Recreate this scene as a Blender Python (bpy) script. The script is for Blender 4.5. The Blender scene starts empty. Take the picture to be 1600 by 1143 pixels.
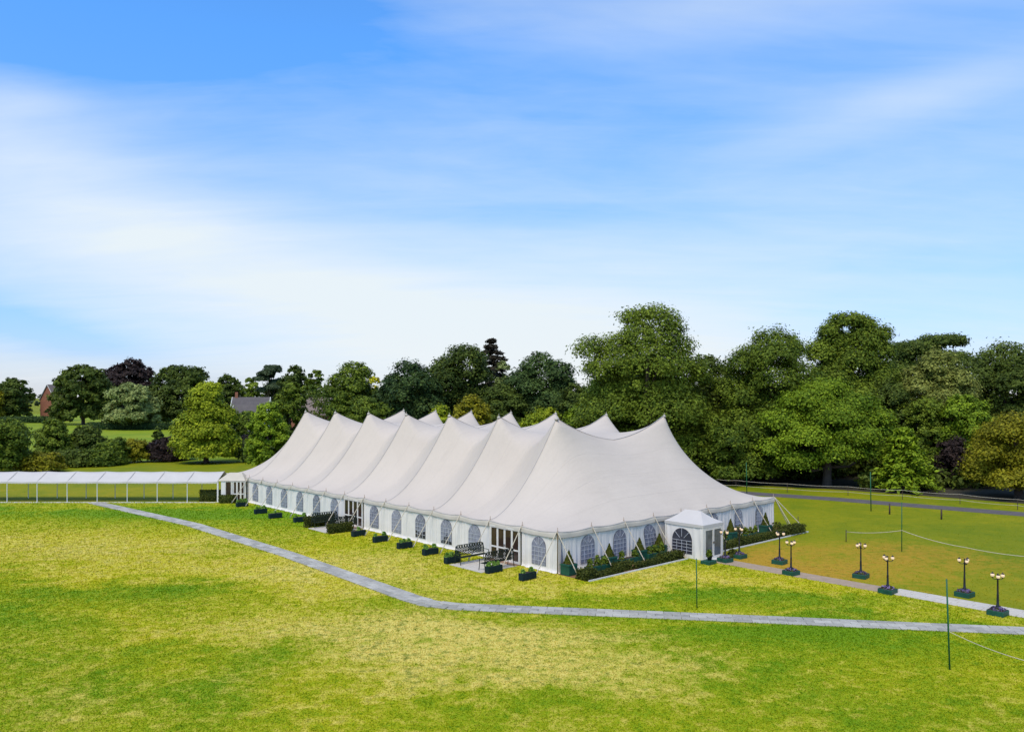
import bpy, bmesh, math, random
import numpy as np
from mathutils import Vector, Matrix

# ------------------------------------------------------------------ camera, sky, sun, exposure
S = bpy.context.scene
COL = S.collection
F, YH, H = 1243.0, 620.0, 10.37           # focal length in photo pixels, horizon row, eye height
cam = bpy.data.cameras.new('camera')
cam_o = bpy.data.objects.new('camera', cam)
COL.objects.link(cam_o)
cam.sensor_width = 36.0
cam.lens = F / 1600 * 36.0
cam.shift_y = (YH - 571.5) / 1600
cam.clip_start, cam.clip_end = 0.5, 9000
cam_o.location = (0, 0, H)
cam_o.rotation_euler = (math.radians(90), 0, 0)
S.camera = cam_o

SUN_EL, SUN_AZ = 57.0, -157.0             # azimuth from +Y, clockwise positive (so: from behind the camera, a little left)
S.view_settings.view_transform = 'Standard'
S.view_settings.look = 'None'
S.view_settings.gamma = 1.0
S.view_settings.exposure = 0.0
S.view_settings.use_curve_mapping = False
S.cycles.max_bounces = 6
S.cycles.diffuse_bounces = 3
S.cycles.transparent_max_bounces = 8

sun = bpy.data.lights.new('sun', 'SUN')
sun.energy = 3.15
sun.angle = math.radians(28)
sun.color = (1.0, 0.88, 0.71)
sun_o = bpy.data.objects.new('sun', sun)
COL.objects.link(sun_o)
_a, _e = math.radians(SUN_AZ), math.radians(SUN_EL)
sd = Vector((math.sin(_a) * math.cos(_e), math.cos(_a) * math.cos(_e), math.sin(_e)))
sun_o.rotation_euler = sd.to_track_quat('Z', 'Y').to_euler()
sun_o.location = (0, 0, 60)


class NT:
    """tiny helper to write node trees"""
    def __init__(s, tree):
        s.t = tree; s.n = tree.nodes; s.l = tree.links
    def new(s, typ, **kw):
        nd = s.n.new(typ)
        for k, v in kw.items(): setattr(nd, k, v)
        return nd
    def put(s, sock, v):
        if v is None: return
        if isinstance(v, bpy.types.NodeSocket): s.l.new(v, sock)
        elif isinstance(v, (tuple, list)) and len(v) == 3 and sock.type == 'RGBA': sock.default_value = (*v, 1)
        else: sock.default_value = v
    def math(s, op, a, b=None, c=None, clamp=False):
        nd = s.new('ShaderNodeMath', operation=op, use_clamp=clamp)
        for i, v in enumerate((a, b, c)):
            if v is not None: s.put(nd.inputs[i], v)
        return nd.outputs[0]
    def add(s, a, b): return s.math('ADD', a, b)
    def mul(s, a, b): return s.math('MULTIPLY', a, b)
    def mix(s, f, a, b):
        nd = s.new('ShaderNodeMix', data_type='RGBA')
        s.put(nd.inputs[0], f); s.put(nd.inputs[6], a); s.put(nd.inputs[7], b)
        return nd.outputs[2]
    def noise(s, vec, scale, detail=4, rough=.55, dist=0.0):
        nd = s.new('ShaderNodeTexNoise')
        if vec is not None: s.l.new(vec, nd.inputs['Vector'])
        nd.inputs['Scale'].default_value = scale; nd.inputs['Detail'].default_value = detail
        nd.inputs['Roughness'].default_value = rough; nd.inputs['Distortion'].default_value = dist
        return nd.outputs['Fac']
    def ramp(s, f, lo, hi):
        nd = s.new('ShaderNodeMapRange', clamp=True)
        s.put(nd.inputs[0], f); nd.inputs[1].default_value = lo; nd.inputs[2].default_value = hi
        return nd.outputs[0]
    def gauss(s, x, y, cx, cy, rx, ry, rot=0.0):
        c, sn = math.cos(rot), math.sin(rot)
        dx, dy = s.math('SUBTRACT', x, cx), s.math('SUBTRACT', y, cy)
        a = s.mul(s.add(s.mul(dx, c), s.mul(dy, sn)), 1 / rx)
        b = s.mul(s.add(s.mul(dx, -sn), s.mul(dy, c)), 1 / ry)
        return s.math('EXPONENT', s.mul(s.add(s.mul(a, a), s.mul(b, b)), -1.0))


def build_world():
    w = bpy.data.worlds.new('World'); S.world = w; w.use_nodes = True
    t = NT(w.node_tree); t.n.clear()
    out = t.new('ShaderNodeOutputWorld'); bg = t.new('ShaderNodeBackground')
    bg.inputs['Strength'].default_value = 0.1
    t.l.new(bg.outputs[0], out.inputs[0])
    sky = t.new('ShaderNodeTexSky', sky_type='NISHITA')
    sky.sun_disc = False
    sky.sun_elevation = math.radians(SUN_EL); sky.sun_rotation = math.radians(SUN_AZ)
    sky.altitude = 50; sky.air_density = 1.0; sky.dust_density = 0.6; sky.ozone_density = 2.5
    hs = t.new('ShaderNodeHueSaturation')
    hs.inputs['Saturation'].default_value = .98; hs.inputs['Value'].default_value = 1.0
    tc = t.new('ShaderNodeTexCoord'); sp = t.new('ShaderNodeSeparateXYZ')
    t.l.new(tc.outputs['Generated'], sp.inputs[0])
    x, y, z = sp.outputs
    bl = t.new('ShaderNodeMix', data_type='RGBA', blend_type='MULTIPLY'); bl.inputs[0].default_value = 1.0
    t.l.new(sky.outputs[0], bl.inputs[6]); t.l.new(t.mix(t.ramp(z, .02, .40), (1.02, 1.17, 1.75), (.84, 1.88, 2.80)), bl.inputs[7])
    t.l.new(bl.outputs[2], hs.inputs['Color'])
    az = t.math('ARCTAN2', x, y)
    el = t.math('ARCSINE', z)
    zz = t.math('MAXIMUM', z, 0.0)
    den = t.add(zz, 0.16)
    cv = t.new('ShaderNodeCombineXYZ')
    t.put(cv.inputs[0], t.math('DIVIDE', x, den)); t.put(cv.inputs[1], t.math('DIVIDE', y, den)); t.put(cv.inputs[2], 0.0)
    mp = t.new('ShaderNodeMapping'); t.l.new(cv.outputs[0], mp.inputs[0])
    mp.inputs['Rotation'].default_value = (0, 0, math.radians(12)); mp.inputs['Scale'].default_value = (0.55, 1.3, 1)
    n1 = t.noise(mp.outputs[0], 1.1, 7, .55, .6)
    n2 = t.noise(mp.outputs[0], 4.5, 6, .6, .8)
    mp2 = t.new('ShaderNodeMapping'); t.l.new(cv.outputs[0], mp2.inputs[0])
    mp2.inputs['Rotation'].default_value = (0, 0, math.radians(-18)); mp2.inputs['Scale'].default_value = (.35, 2.2, 1)
    n3 = t.noise(mp2.outputs[0], 2.2, 6, .6, .5)
    def P(px, py): return math.atan((px - 800) / F), math.atan((YH - py) / F)
    # broad cloud banks (px, py, radius across, radius up, tilt, amount)
    banks = [(360, 420, 440, 80, -.24, .50), (720, 495, 560, 105, -.08, .66), (60, 290, 230, 80, -.35, .28),
             (1180, 420, 420, 105, .05, .22), (1400, 210, 280, 34, .16, .30), (1250, 20, 420, 45, .05, .24),
             (650, 250, 330, 80, .25, .08), (960, 560, 380, 60, 0, .25), (20, 225, 90, 26, .1, .30),
             (60, 530, 200, 32, -.25, -.60), (1500, 480, 300, 60, 0, -.16), (190, 90, 430, 105, .1, -.34), (760, 200, 300, 90, .1, -.08)]
    tot = None
    for (px, py, rx, ry, tilt, amt) in banks:
        a0, e0 = P(px, py)
        g = t.mul(t.gauss(az, el, a0, e0, rx / F, ry / F, tilt), amt)
        tot = g if tot is None else t.add(tot, g)
    hz = t.math('EXPONENT', t.mul(zz, -26.0))
    low = t.math('EXPONENT', t.mul(zz, -7.0))
    nn = t.add(t.mul(t.math('SUBTRACT', n1, .5), .85), t.add(t.mul(t.math('SUBTRACT', n2, .5), .26), t.mul(t.math('SUBTRACT', n3, .5), .30)))
    m = t.add(t.add(t.add(tot, .10), t.mul(low, .22)), t.add(nn, t.mul(hz, .35)))
    m = t.math('POWER', t.ramp(m, -.08, 1.12), .9)
    cloud = t.mix(hz, (8.1, 9.0, 9.6), (9.2, 9.2, 9.2))
    col = t.mix(m, hs.outputs[0], cloud)
    # below the horizon: ground bounce level only
    up = t.ramp(z, -0.02, 0.0)
    col = t.mix(up, (1.2, 1.4, 0.6), col)
    t.l.new(col, bg.inputs['Color'])


build_world()

# ------------------------------------------------------------------ helpers
RNG = np.random.default_rng(7)
rnd = random.Random(11)
TH = 0.7337
TC = np.array([2.645, 46.74])
E1 = np.array([-math.sin(TH), math.cos(TH)])    # along the long side
E2 = np.array([math.cos(TH), math.sin(TH)])     # along the short side


def W(v, u, z=0.0):
    q = TC + v * E2 + u * E1
    return Vector((q[0], q[1], z))


def gp(px, py, z=0.0):
    """ground point seen at a photo pixel"""
    Y = F * (H - z) / (py - YH)
    return Vector(((px - 800) / F * Y, Y, z))


def at(px, py, Y):
    return Vector(((px - 800) / F * Y, Y, H - (py - YH) / F * Y))


def link(o, parent=None, kind=None):
    COL.objects.link(o)
    if parent is not None: o.parent = parent
    if kind: o['kind'] = kind
    return o


def thing(name, label, cat, loc=(0, 0, 0), rz=0.0, group=None):
    o = bpy.data.objects.new(name, None); o.empty_display_size = .2
    o.location = loc; o.rotation_euler = (0, 0, rz)
    o['label'] = label; o['category'] = cat
    if group: o['group'] = group
    return link(o)


def tag(o, label, cat, group=None):
    o['label'] = label; o['category'] = cat
    if group: o['group'] = group
    return o


class MB:
    """collects simple solids and links them as one mesh object"""
    def __init__(s): s.v = []; s.f = []; s.mi = []; s.cur = 0
    def face(s, pts):
        n = len(s.v); s.v += [tuple(p) for p in pts]; s.f.append(tuple(range(n, n + len(pts)))); s.mi.append(s.cur); return s
    def box(s, x0, x1, y0, y1, z0, z1, M=None):
        n = len(s.v)
        p = [(x0, y0, z0), (x1, y0, z0), (x1, y1, z0), (x0, y1, z0), (x0, y0, z1), (x1, y0, z1), (x1, y1, z1), (x0, y1, z1)]
        if M is not None: p = [tuple(M @ Vector(q)) for q in p]
        s.v += p
        for q in ((3, 2, 1, 0), (4, 5, 6, 7), (0, 1, 5, 4), (1, 2, 6, 5), (2, 3, 7, 6), (3, 0, 4, 7)):
            s.f.append(tuple(n + i for i in q)); s.mi.append(s.cur)
        return s
    def bevbox(s, x0, x1, y0, y1, z0, z1, b=.01):
        """box with chamfered vertical edges and top rim"""
        def ring(d, z): return [(x0 + d, y0, z), (x1 - d, y0, z), (x1, y0 + d, z), (x1, y1 - d, z), (x1 - d, y1, z), (x0 + d, y1, z), (x0, y1 - d, z), (x0, y0 + d, z)]
        def ringi(z): return [(min(max(p[0], x0 + b), x1 - b), min(max(p[1], y0 + b), y1 - b), z) for p in ring(b * 1.4, z)]
        rings = [ring(b, z0), ring(b, z1 - b), ringi(z1)]
        return s.loft(rings, True, True)
    def loft(s, rings, cap0=False, cap1=False):
        n = len(s.v); k = len(rings[0])
        for r in rings: s.v += [tuple(p) for p in r]
        for i in range(len(rings) - 1):
            for j in range(k):
                a, b = n + i * k + j, n + i * k + (j + 1) % k
                s.f.append((a, b, b + k, a + k)); s.mi.append(s.cur)
        if cap0: s.f.append(tuple(n + j for j in range(k - 1, -1, -1))); s.mi.append(s.cur)
        if cap1: s.f.append(tuple(n + (len(rings) - 1) * k + j for j in range(k))); s.mi.append(s.cur)
        return s
    def tube(s, pts, r, n=6, cap=True):
        pts = [Vector(p) for p in pts]
        if not isinstance(r, (list, tuple)): r = [r] * len(pts)
        rings = []
        for i, p in enumerate(pts):
            d = (pts[min(i + 1, len(pts) - 1)] - pts[max(i - 1, 0)])
            d = d.normalized() if d.length > 1e-9 else Vector((0, 0, 1))
            a = d.cross(Vector((0, 0, 1)) if abs(d.z) < .9 else Vector((1, 0, 0))).normalized(); b = d.cross(a)
            rings.append([p + (a * math.cos(2 * math.pi * k / n) + b * math.sin(2 * math.pi * k / n)) * r[i] for k in range(n)])
        return s.loft(rings, cap, cap)
    def lathe(s, prof, n=10, c=(0, 0, 0)):
        rings = [[(c[0] + r * math.cos(2 * math.pi * k / n), c[1] + r * math.sin(2 * math.pi * k / n), c[2] + z) for k in range(n)] for r, z in prof]
        return s.loft(rings, True, True)
    def grid(s, P):
        """P[i][j] points"""
        n = len(s.v); a, b = len(P), len(P[0])
        for row in P: s.v += [tuple(p) for p in row]
        for i in range(a - 1):
            for j in range(b - 1):
                s.f.append((n + i * b + j, n + i * b + j + 1, n + (i + 1) * b + j + 1, n + (i + 1) * b + j)); s.mi.append(s.cur)
        return s
    def mesh(s, name, mats, smooth=False):
        me = bpy.data.meshes.new(name); me.from_pydata(s.v, [], s.f)
        for m in (mats if isinstance(mats, (list, tuple)) else [mats]): me.materials.append(m)
        if any(s.mi): me.polygons.foreach_set('material_index', s.mi)
        if smooth: me.polygons.foreach_set('use_smooth', [True] * len(me.polygons))
        me.update(); return me
    def build(s, name, mats, parent=None, smooth=False, kind=None):
        return link(bpy.data.objects.new(name, s.mesh(name, mats, smooth)), parent, kind)


def inst(name, me, parent=None, loc=(0, 0, 0), rot=(0, 0, 0), scale=None):
    o = bpy.data.objects.new(name, me); o.location = loc; o.rotation_euler = rot
    if scale is not None: o.scale = scale
    return link(o, parent)


def copy_tree(o, parent=None):
    c = o.copy(); COL.objects.link(c)
    if parent is not None: c.parent = parent
    for ch in list(o.children): copy_tree(ch, c)
    return c


def mesh_np(name, V, Fc, mat, tint=None):
    me = bpy.data.meshes.new(name)
    k = Fc.shape[1]
    me.vertices.add(len(V)); me.vertices.foreach_set('co', V.astype(np.float32).ravel())
    me.loops.add(Fc.size); me.loops.foreach_set('vertex_index', Fc.astype(np.int32).ravel())
    me.polygons.add(len(Fc)); me.polygons.foreach_set('loop_start', np.arange(0, Fc.size, k, dtype=np.int32))
    me.update(calc_edges=True)
    if tint is not None:
        at_ = me.attributes.new('tint', 'FLOAT', 'FACE'); at_.data.foreach_set('value', tint.astype(np.float32))
    me.materials.append(mat)
    return me


# ------------------------------------------------------------------ materials
def new_mat(name):
    m = bpy.data.materials.new(name); m.use_nodes = True
    t = NT(m.node_tree); b = t.n['Principled BSDF']
    return m, t, b


def mat(name, col, rough=.6, var=.12, scale=6.0, bump=0.0, spec=.35, metal=0.0, bscale=None, dirt=None):
    m, t, b = new_mat(name)
    geo = t.new('ShaderNodeNewGeometry'); pos = geo.outputs['Position']
    n = t.noise(pos, scale, 5, .6)
    lo = tuple(c * (1 - var) for c in col); hi = tuple(min(1, c * (1 + var)) for c in col)
    c = t.mix(t.ramp(n, .3, .7), lo, hi)
    if dirt:
        c = t.mix(t.mul(t.ramp(t.noise(pos, scale * .35, 6, .65), .5, .75), dirt[1]), c, dirt[0])
    t.put(b.inputs['Base Color'], c)
    b.inputs['Roughness'].default_value = rough; b.inputs['Metallic'].default_value = metal
    b.inputs['Specular IOR Level'].default_value = spec
    if bump:
        bp = t.new('ShaderNodeBump'); bp.inputs['Strength'].default_value = bump; bp.inputs['Distance'].default_value = .02
        t.put(bp.inputs['Height'], t.noise(pos, bscale or scale * 4, 5, .6)); t.l.new(bp.outputs[0], b.inputs['Normal'])
    return m


def foliage_mat(name, dark, light, transl=.2):
    m, t, b = new_mat(name)
    a = t.new('ShaderNodeAttribute', attribute_name='tint')
    oi = t.new('ShaderNodeObjectInfo')
    f = t.add(a.outputs['Fac'], t.mul(t.math('SUBTRACT', oi.outputs['Random'], .5), .25))
    c = t.mix(t.ramp(f, 0, 1), dark, light)
    t.put(b.inputs['Base Color'], c); b.inputs['Roughness'].default_value = .6; b.inputs['Specular IOR Level'].default_value = .12
    tr = t.new('ShaderNodeBsdfTranslucent')
    hs = t.new('ShaderNodeHueSaturation'); hs.inputs['Value'].default_value = 1.25; hs.inputs['Hue'].default_value = .49
    t.l.new(c, hs.inputs['Color']); t.l.new(hs.outputs[0], tr.inputs[0])
    mx = t.new('ShaderNodeMixShader'); mx.inputs[0].default_value = transl
    t.l.new(b.outputs[0], mx.inputs[1]); t.l.new(tr.outputs[0], mx.inputs[2])
    t.l.new(mx.outputs[0], t.n['Material Output'].inputs[0])
    return m


def lawn_mat(name, green, yellow, straw, patches, base_y=.45, base_s=.25, blades=False, rough=1.0):
    """mown grass: green / yellow-green / straw mixed by noise at several scales; patches = lasting worn or lush areas"""
    m, t, b = new_mat(name)
    geo = t.new('ShaderNodeNewGeometry'); pos = geo.outputs['Position']
    sp = t.new('ShaderNodeSeparateXYZ'); t.l.new(pos, sp.inputs[0]); x, y, z = sp.outputs
    flat = t.new('ShaderNodeCombineXYZ'); t.put(flat.inputs[0], x); t.put(flat.inputs[1], y); t.put(flat.inputs[2], 0.0)
    fp = flat.outputs[0]
    n0 = t.noise(fp, .07, 4, .6, .8); n1 = t.noise(fp, .33, 5, .65, 1.2); n2 = t.noise(fp, 1.9, 5, .65, .5); n3 = t.noise(fp, 9.0, 4, .7)
    n4 = t.noise(fp, 30.0, 2, .6)
    ys = base_y; ss = base_s
    yv = t.add(base_y, t.add(t.mul(t.math('SUBTRACT', n0, .5), 1.5), t.mul(t.math('SUBTRACT', n1, .5), 1.3)))
    sv = t.add(base_s, t.add(t.mul(t.math('SUBTRACT', n1, .5), 1.5), t.mul(t.math('SUBTRACT', n2, .5), 1.2)))
    wx = t.add(x, t.mul(t.math('SUBTRACT', n0, .5), 16.0)); wy = t.add(y, t.add(t.mul(t.math('SUBTRACT', n1, .5), 7.0), t.mul(t.math('SUBTRACT', n0, .5), 9.0)))
    for (cx, cy, rx, ry, rot, ay, as_) in patches:
        g = t.gauss(wx, wy, cx, cy, rx, ry, rot)
        if ay: yv = t.add(yv, t.mul(g, ay))
        if as_: sv = t.add(sv, t.mul(g, as_))
    fine = t.add(t.mul(t.math('SUBTRACT', n2, .5), 1.0), t.add(t.mul(t.math('SUBTRACT', n3, .5), .75), t.mul(t.math('SUBTRACT', n4, .5), .4)))
    fine = t.mul(fine, rough)
    yv = t.add(yv, fine); sv = t.add(sv, fine)
    if blades:
        a = t.new('ShaderNodeAttribute', attribute_name='tint')
        d = t.math('SUBTRACT', a.outputs['Fac'], .5)
        yv = t.add(yv, t.mul(d, .5)); sv = t.add(sv, t.mul(d, .5))
    c = t.mix(t.ramp(yv, 0, 1), green, yellow)
    c = t.mix(t.ramp(sv, .25, 1.1), c, straw)
    # bare thatch and tufts give small dark flecks
    fl = t.ramp(t.add(n3, t.mul(t.math('SUBTRACT', n2, .5), .6)), .28, .42)
    c = t.mix(t.mul(t.math('SUBTRACT', 1.0, fl), rough), c, tuple(q * .85 for q in green))
    # green tufts left standing in the dry, worn areas
    n5 = t.noise(fp, 2.7, 3, .55, .3)
    tuft = t.mul(t.ramp(t.add(n5, t.mul(t.math('SUBTRACT', n1, .5), .35)), .52, .68), t.mul(t.ramp(sv, .45, .9), .6 * rough))
    c = t.mix(tuft, c, tuple(q * .62 for q in green))
    t.put(b.inputs['Base Color'], c); b.inputs['Roughness'].default_value = .85; b.inputs['Specular IOR Level'].default_value = .12
    if not blades:
        bp = t.new('ShaderNodeBump'); bp.inputs['Strength'].default_value = .55 * rough; bp.inputs['Distance'].default_value = .06
        t.put(bp.inputs['Height'], t.add(t.mul(n2, .6), t.add(t.mul(n3, .8), t.mul(n4, .4)))); t.l.new(bp.outputs[0], b.inputs['Normal'])
    else:
        tr = t.new('ShaderNodeBsdfTranslucent'); t.l.new(c, tr.inputs[0])
        mx = t.new('ShaderNodeMixShader'); mx.inputs[0].default_value = .3
        t.l.new(b.outputs[0], mx.inputs[1]); t.l.new(tr.outputs[0], mx.inputs[2]); t.l.new(mx.outputs[0], t.n['Material Output'].inputs[0])
    return m


def PT(px, py, rxp, ry, ay, as_, rot=0.0):
    """lawn patch: where it lies (photo pixel -> ground), radii in metres"""
    q = gp(px, py); return (q.x, q.y, rxp, ry, rot, ay, as_)


FRONT = [PT(90, 860, 9, 7, .5, .35), PT(430, 880, 8, 5, .4, .3), PT(560, 890, 7, 4, .4, .45), PT(760, 1000, 6.5, 3.2, .2, .75), PT(900, 1050, 4.5, 2.4, .1, .6),
         PT(640, 985, 5, 2.2, .1, .5), PT(420, 970, 6, 3, .35, .35), PT(980, 900, 6, 2.6, .5, .35), PT(700, 920, 8, 2.0, .3, .3),
         PT(150, 920, 9, 2.6, -.45, -.3), PT(40, 965, 8, 2.5, -.35, -.2), PT(620, 820, 12, 1.2, -.5, -.4), PT(350, 805, 12, 3, -.6, -.6), PT(150, 800, 30, 3.0, -.4, -.5),
         PT(1100, 935, 10, 1.4, -.3, -.2), PT(1150, 990, 8, 2.0, -.35, -.3), PT(1430, 1000, 8, 3, -.35, -.3), PT(1300, 925, 9, 1.5, -.3, -.1),
         PT(800, 920, 3, 1, .3, .3), PT(500, 1090, 8, 3, .05, .05), PT(1250, 1080, 9, 3.5, -.1, -.05), PT(200, 1100, 9, 2.5, -.05, .1), PT(760, 1120, 6, 2, -.1, -.05), PT(300, 1020, 5, 1.6, -.15, -.1), PT(30, 840, 7, 5, .3, .2), PT(240, 850, 5, 3, .3, .25), PT(1060, 905, 5, 1.6, .4, .25), PT(1000, 960, 9, .8, -.4, -.2)]
BACK = [PT(1290, 864, 8, 5.0, .4, .85, .2), PT(1390, 893, 6, 3.0, .3, .6), PT(1220, 878, 4, 3, .3, .65), PT(1300, 868, 2.6, 1.2, -.3, -.45), PT(140, 770, 40, 7, .2, .1),
        PT(1500, 830, 14, 6, -.1, -.2)]
MEADOW = [PT(200, 683, 34, 22, -.2, -.3)]
G_ = (.145, .260, .003); Y_ = (.495, .435, .006); S_ = (.66, .535, .120)
M_front = lawn_mat('front_lawn_grass', G_, Y_, S_, FRONT, .52, .22)
M_blade = lawn_mat('grass_blades', G_, Y_, S_, FRONT, .54, .22, True)
M_back = lawn_mat('darkened_side_lawn_grass', (.130, .175, .002), (.275, .250, .003), (.40, .235, .018), BACK, .42, .06, False, .6)  # darkening beyond the lamp path and walkway is put into the grass colour
M_bladeb = lawn_mat('darkened_side_grass_blades', (.130, .175, .002), (.275, .250, .003), (.40, .235, .018), BACK, .42, .06, True, .3)  # blades carry the same painted-in darkening as the lawn under them
M_field = lawn_mat('far_field_grass', (.13, .22, .008), (.28, .31, .012), (.38, .31, .06), [], .45, .15)

def canvas_roof_mat():
    m, t, b = new_mat('tent_roof_canvas')
    tc = t.new('ShaderNodeTexCoord'); sp = t.new('ShaderNodeSeparateXYZ'); t.l.new(tc.outputs['Object'], sp.inputs[0])
    v, u, z = sp.outputs; ob = tc.outputs['Object']
    fr = t.math('ABSOLUTE', t.math('SUBTRACT', t.math('FRACT', t.mul(u, 1 / 1.525)), .5))
    seam = t.ramp(fr, .488, .498)                      # lapped panel joins
    mp = t.new('ShaderNodeMapping'); t.l.new(ob, mp.inputs[0]); mp.inputs['Scale'].default_value = (.35, 2.4, .35)
    wr = t.noise(mp.outputs[0], 1.0, 4, .6, .4)
    big = t.noise(ob, .22, 5, .6, .5); fine = t.noise(ob, 5.0, 5, .65)
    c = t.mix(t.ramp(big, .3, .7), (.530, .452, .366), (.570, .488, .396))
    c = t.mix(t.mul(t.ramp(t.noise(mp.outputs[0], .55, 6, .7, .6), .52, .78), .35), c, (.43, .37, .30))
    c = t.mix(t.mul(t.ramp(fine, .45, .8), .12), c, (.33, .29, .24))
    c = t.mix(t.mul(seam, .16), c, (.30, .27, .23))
    t.put(b.inputs['Base Color'], c); b.inputs['Roughness'].default_value = .78; b.inputs['Specular IOR Level'].default_value = .15
    bp = t.new('ShaderNodeBump'); bp.inputs['Strength'].default_value = .8; bp.inputs['Distance'].default_value = .07
    t.put(bp.inputs['Height'], t.add(t.mul(wr, .8), t.add(t.mul(fine, .10), t.mul(seam, .12)))); t.l.new(bp.outputs[0], b.inputs['Normal'])
    return m


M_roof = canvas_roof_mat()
M_wall = mat('tent_wall_canvas', (.73, .675, .61), .8, .05, 1.4, .10, .15, bscale=22, dirt=((.55, .54, .52), .3))
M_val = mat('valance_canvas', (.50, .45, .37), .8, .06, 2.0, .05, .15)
M_porch = mat('porch_canvas', (.53, .49, .44), .75, .04, 1.0, .05, .15)
M_cream = mat('sand_canvas', (.52, .46, .36), .8, .06, 1.5, .05, .15)
M_tape = mat('webbing_tape', (.34, .32, .30), .8, .1, 3)
M_rope = mat('cream_rope', (.52, .45, .33), .8, .15, 9)
M_pole = mat('pole_wood', (.30, .22, .15), .6, .2, 7)
M_stake = mat('steel_stake', (.20, .19, .18), .5, .2, 9, metal=.6)
M_white = mat('white_paint', (.70, .65, .57), .4, .05, 3)
M_glass = mat('dark_door_glass', (.040, .024, .018), .08, .35, 1.1, spec=.5)
M_gglass = mat('grey_door_glass', (.11, .12, .125), .1, .45, 1.5, spec=.5)
M_dark = mat('dark_window_opening', (.045, .045, .055), .25, .3, 2, spec=.4)
M_bar = mat('window_glazing_bar', (.52, .52, .54), .5, .04, 3)
M_alu = mat('walkway_frame', (.66, .66, .66), .4, .05, 4)
M_iron = mat('black_iron', (.014, .014, .015), .45, .2, 9)
M_verd = mat('green_bench_iron', (.016, .026, .016), .6, .35, 14, spec=.15)
M_box = mat('green_planter_paint', (.010, .072, .042), .5, .25, 3, .05)
M_boxn = mat('dark_planter_paint', (.006, .020, .022), .6, .25, 3, .05, spec=.2)
M_soil = mat('soil', (.045, .028, .016), .9, .3, 20, .6)
M_mulch = mat('bark_mulch', (.22, .115, .05), .9, .4, 14, .8, bscale=40)
M_slab = mat('pale_stone_slab', (.52, .465, .38), .8, .1, 3, .1)
M_deck = mat('timber_threshold', (.26, .16, .10), .7, .2, 6)
M_kerb = mat('pale_edging', (.55, .54, .50), .7, .1, 3)
M_ppath = mat('tan_path_paving', (.36, .26, .17), .85, .14, 2.5, .25, dirt=((.22, .18, .12), .4))
M_track = mat('grey_track', (.105, .090, .085), .9, .2, 1.2, .3)
M_gpost = mat('green_post_paint', (.012, .10, .035), .45, .15, 5)
M_wood = mat('dark_timber_post', (.06, .04, .03), .8, .2, 8)
M_brick = mat('red_brickwork', (.27, .105, .06), .85, .2, 1.4, .1)
M_slate = mat('slate_roof', (.095, .080, .072), .7, .15, .8)
M_tile = mat('brown_tile_roof', (.20, .15, .12), .8, .15, .8)
M_render = mat('pale_render', (.60, .57, .52), .8, .06, 1)
M_bark = mat('bark', (.085, .062, .045), .9, .3, 5, .6, bscale=14)
M_gold = mat('gilt_chair', (.55, .36, .10), .35, .1, 5, metal=.3)


def curtain_mat():
    m, t, b = new_mat('window_curtain')
    geo = t.new('ShaderNodeNewGeometry')
    oi = t.new('ShaderNodeObjectInfo')
    n = t.add(t.noise(geo.outputs['Position'], 3.5, 4, .65), t.mul(t.math('SUBTRACT', oi.outputs['Random'], .5), .22))
    t.put(b.inputs['Base Color'], t.mix(t.ramp(n, .3, .7), (.15, .155, .20), (.31, .31, .35)))
    b.inputs['Roughness'].default_value = .3; b.inputs['Specular IOR Level'].default_value = .5
    return m


def globe_mat():
    m, t, b = new_mat('lit_lamp_globe')
    b.inputs['Base Color'].default_value = (.5, .38, .26, 1)
    b.inputs['Emission Color'].default_value = (1.0, .72, .42, 1); b.inputs['Emission Strength'].default_value = .55
    return m


def paver_mat():
    m, t, b = new_mat('stone_paver')
    geo = t.new('ShaderNodeNewGeometry'); oi = t.new('ShaderNodeObjectInfo')
    n = t.noise(geo.outputs['Position'], 3.0, 6, .7); n2 = t.noise(geo.outputs['Position'], 14.0, 4, .7)
    f = t.add(t.mul(oi.outputs['Random'], .32), t.add(t.mul(n, .7), t.mul(n2, .45)))
    c = t.mix(t.ramp(f, .35, 1.05), (.17, .158, .125), (.54, .50, .41))
    c = t.mix(t.mul(t.ramp(n2, .58, .75), .5), c, (.10, .14, .03))
    t.put(b.inputs['Base Color'], c); b.inputs['Roughness'].default_value = .75
    bp = t.new('ShaderNodeBump'); bp.inputs['Strength'].default_value = .4; bp.inputs['Distance'].default_value = .02
    t.put(bp.inputs['Height'], n2); t.l.new(bp.outputs[0], b.inputs['Normal'])
    return m


M_curt = curtain_mat(); M_globe = globe_mat(); M_paver = paver_mat()

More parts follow.
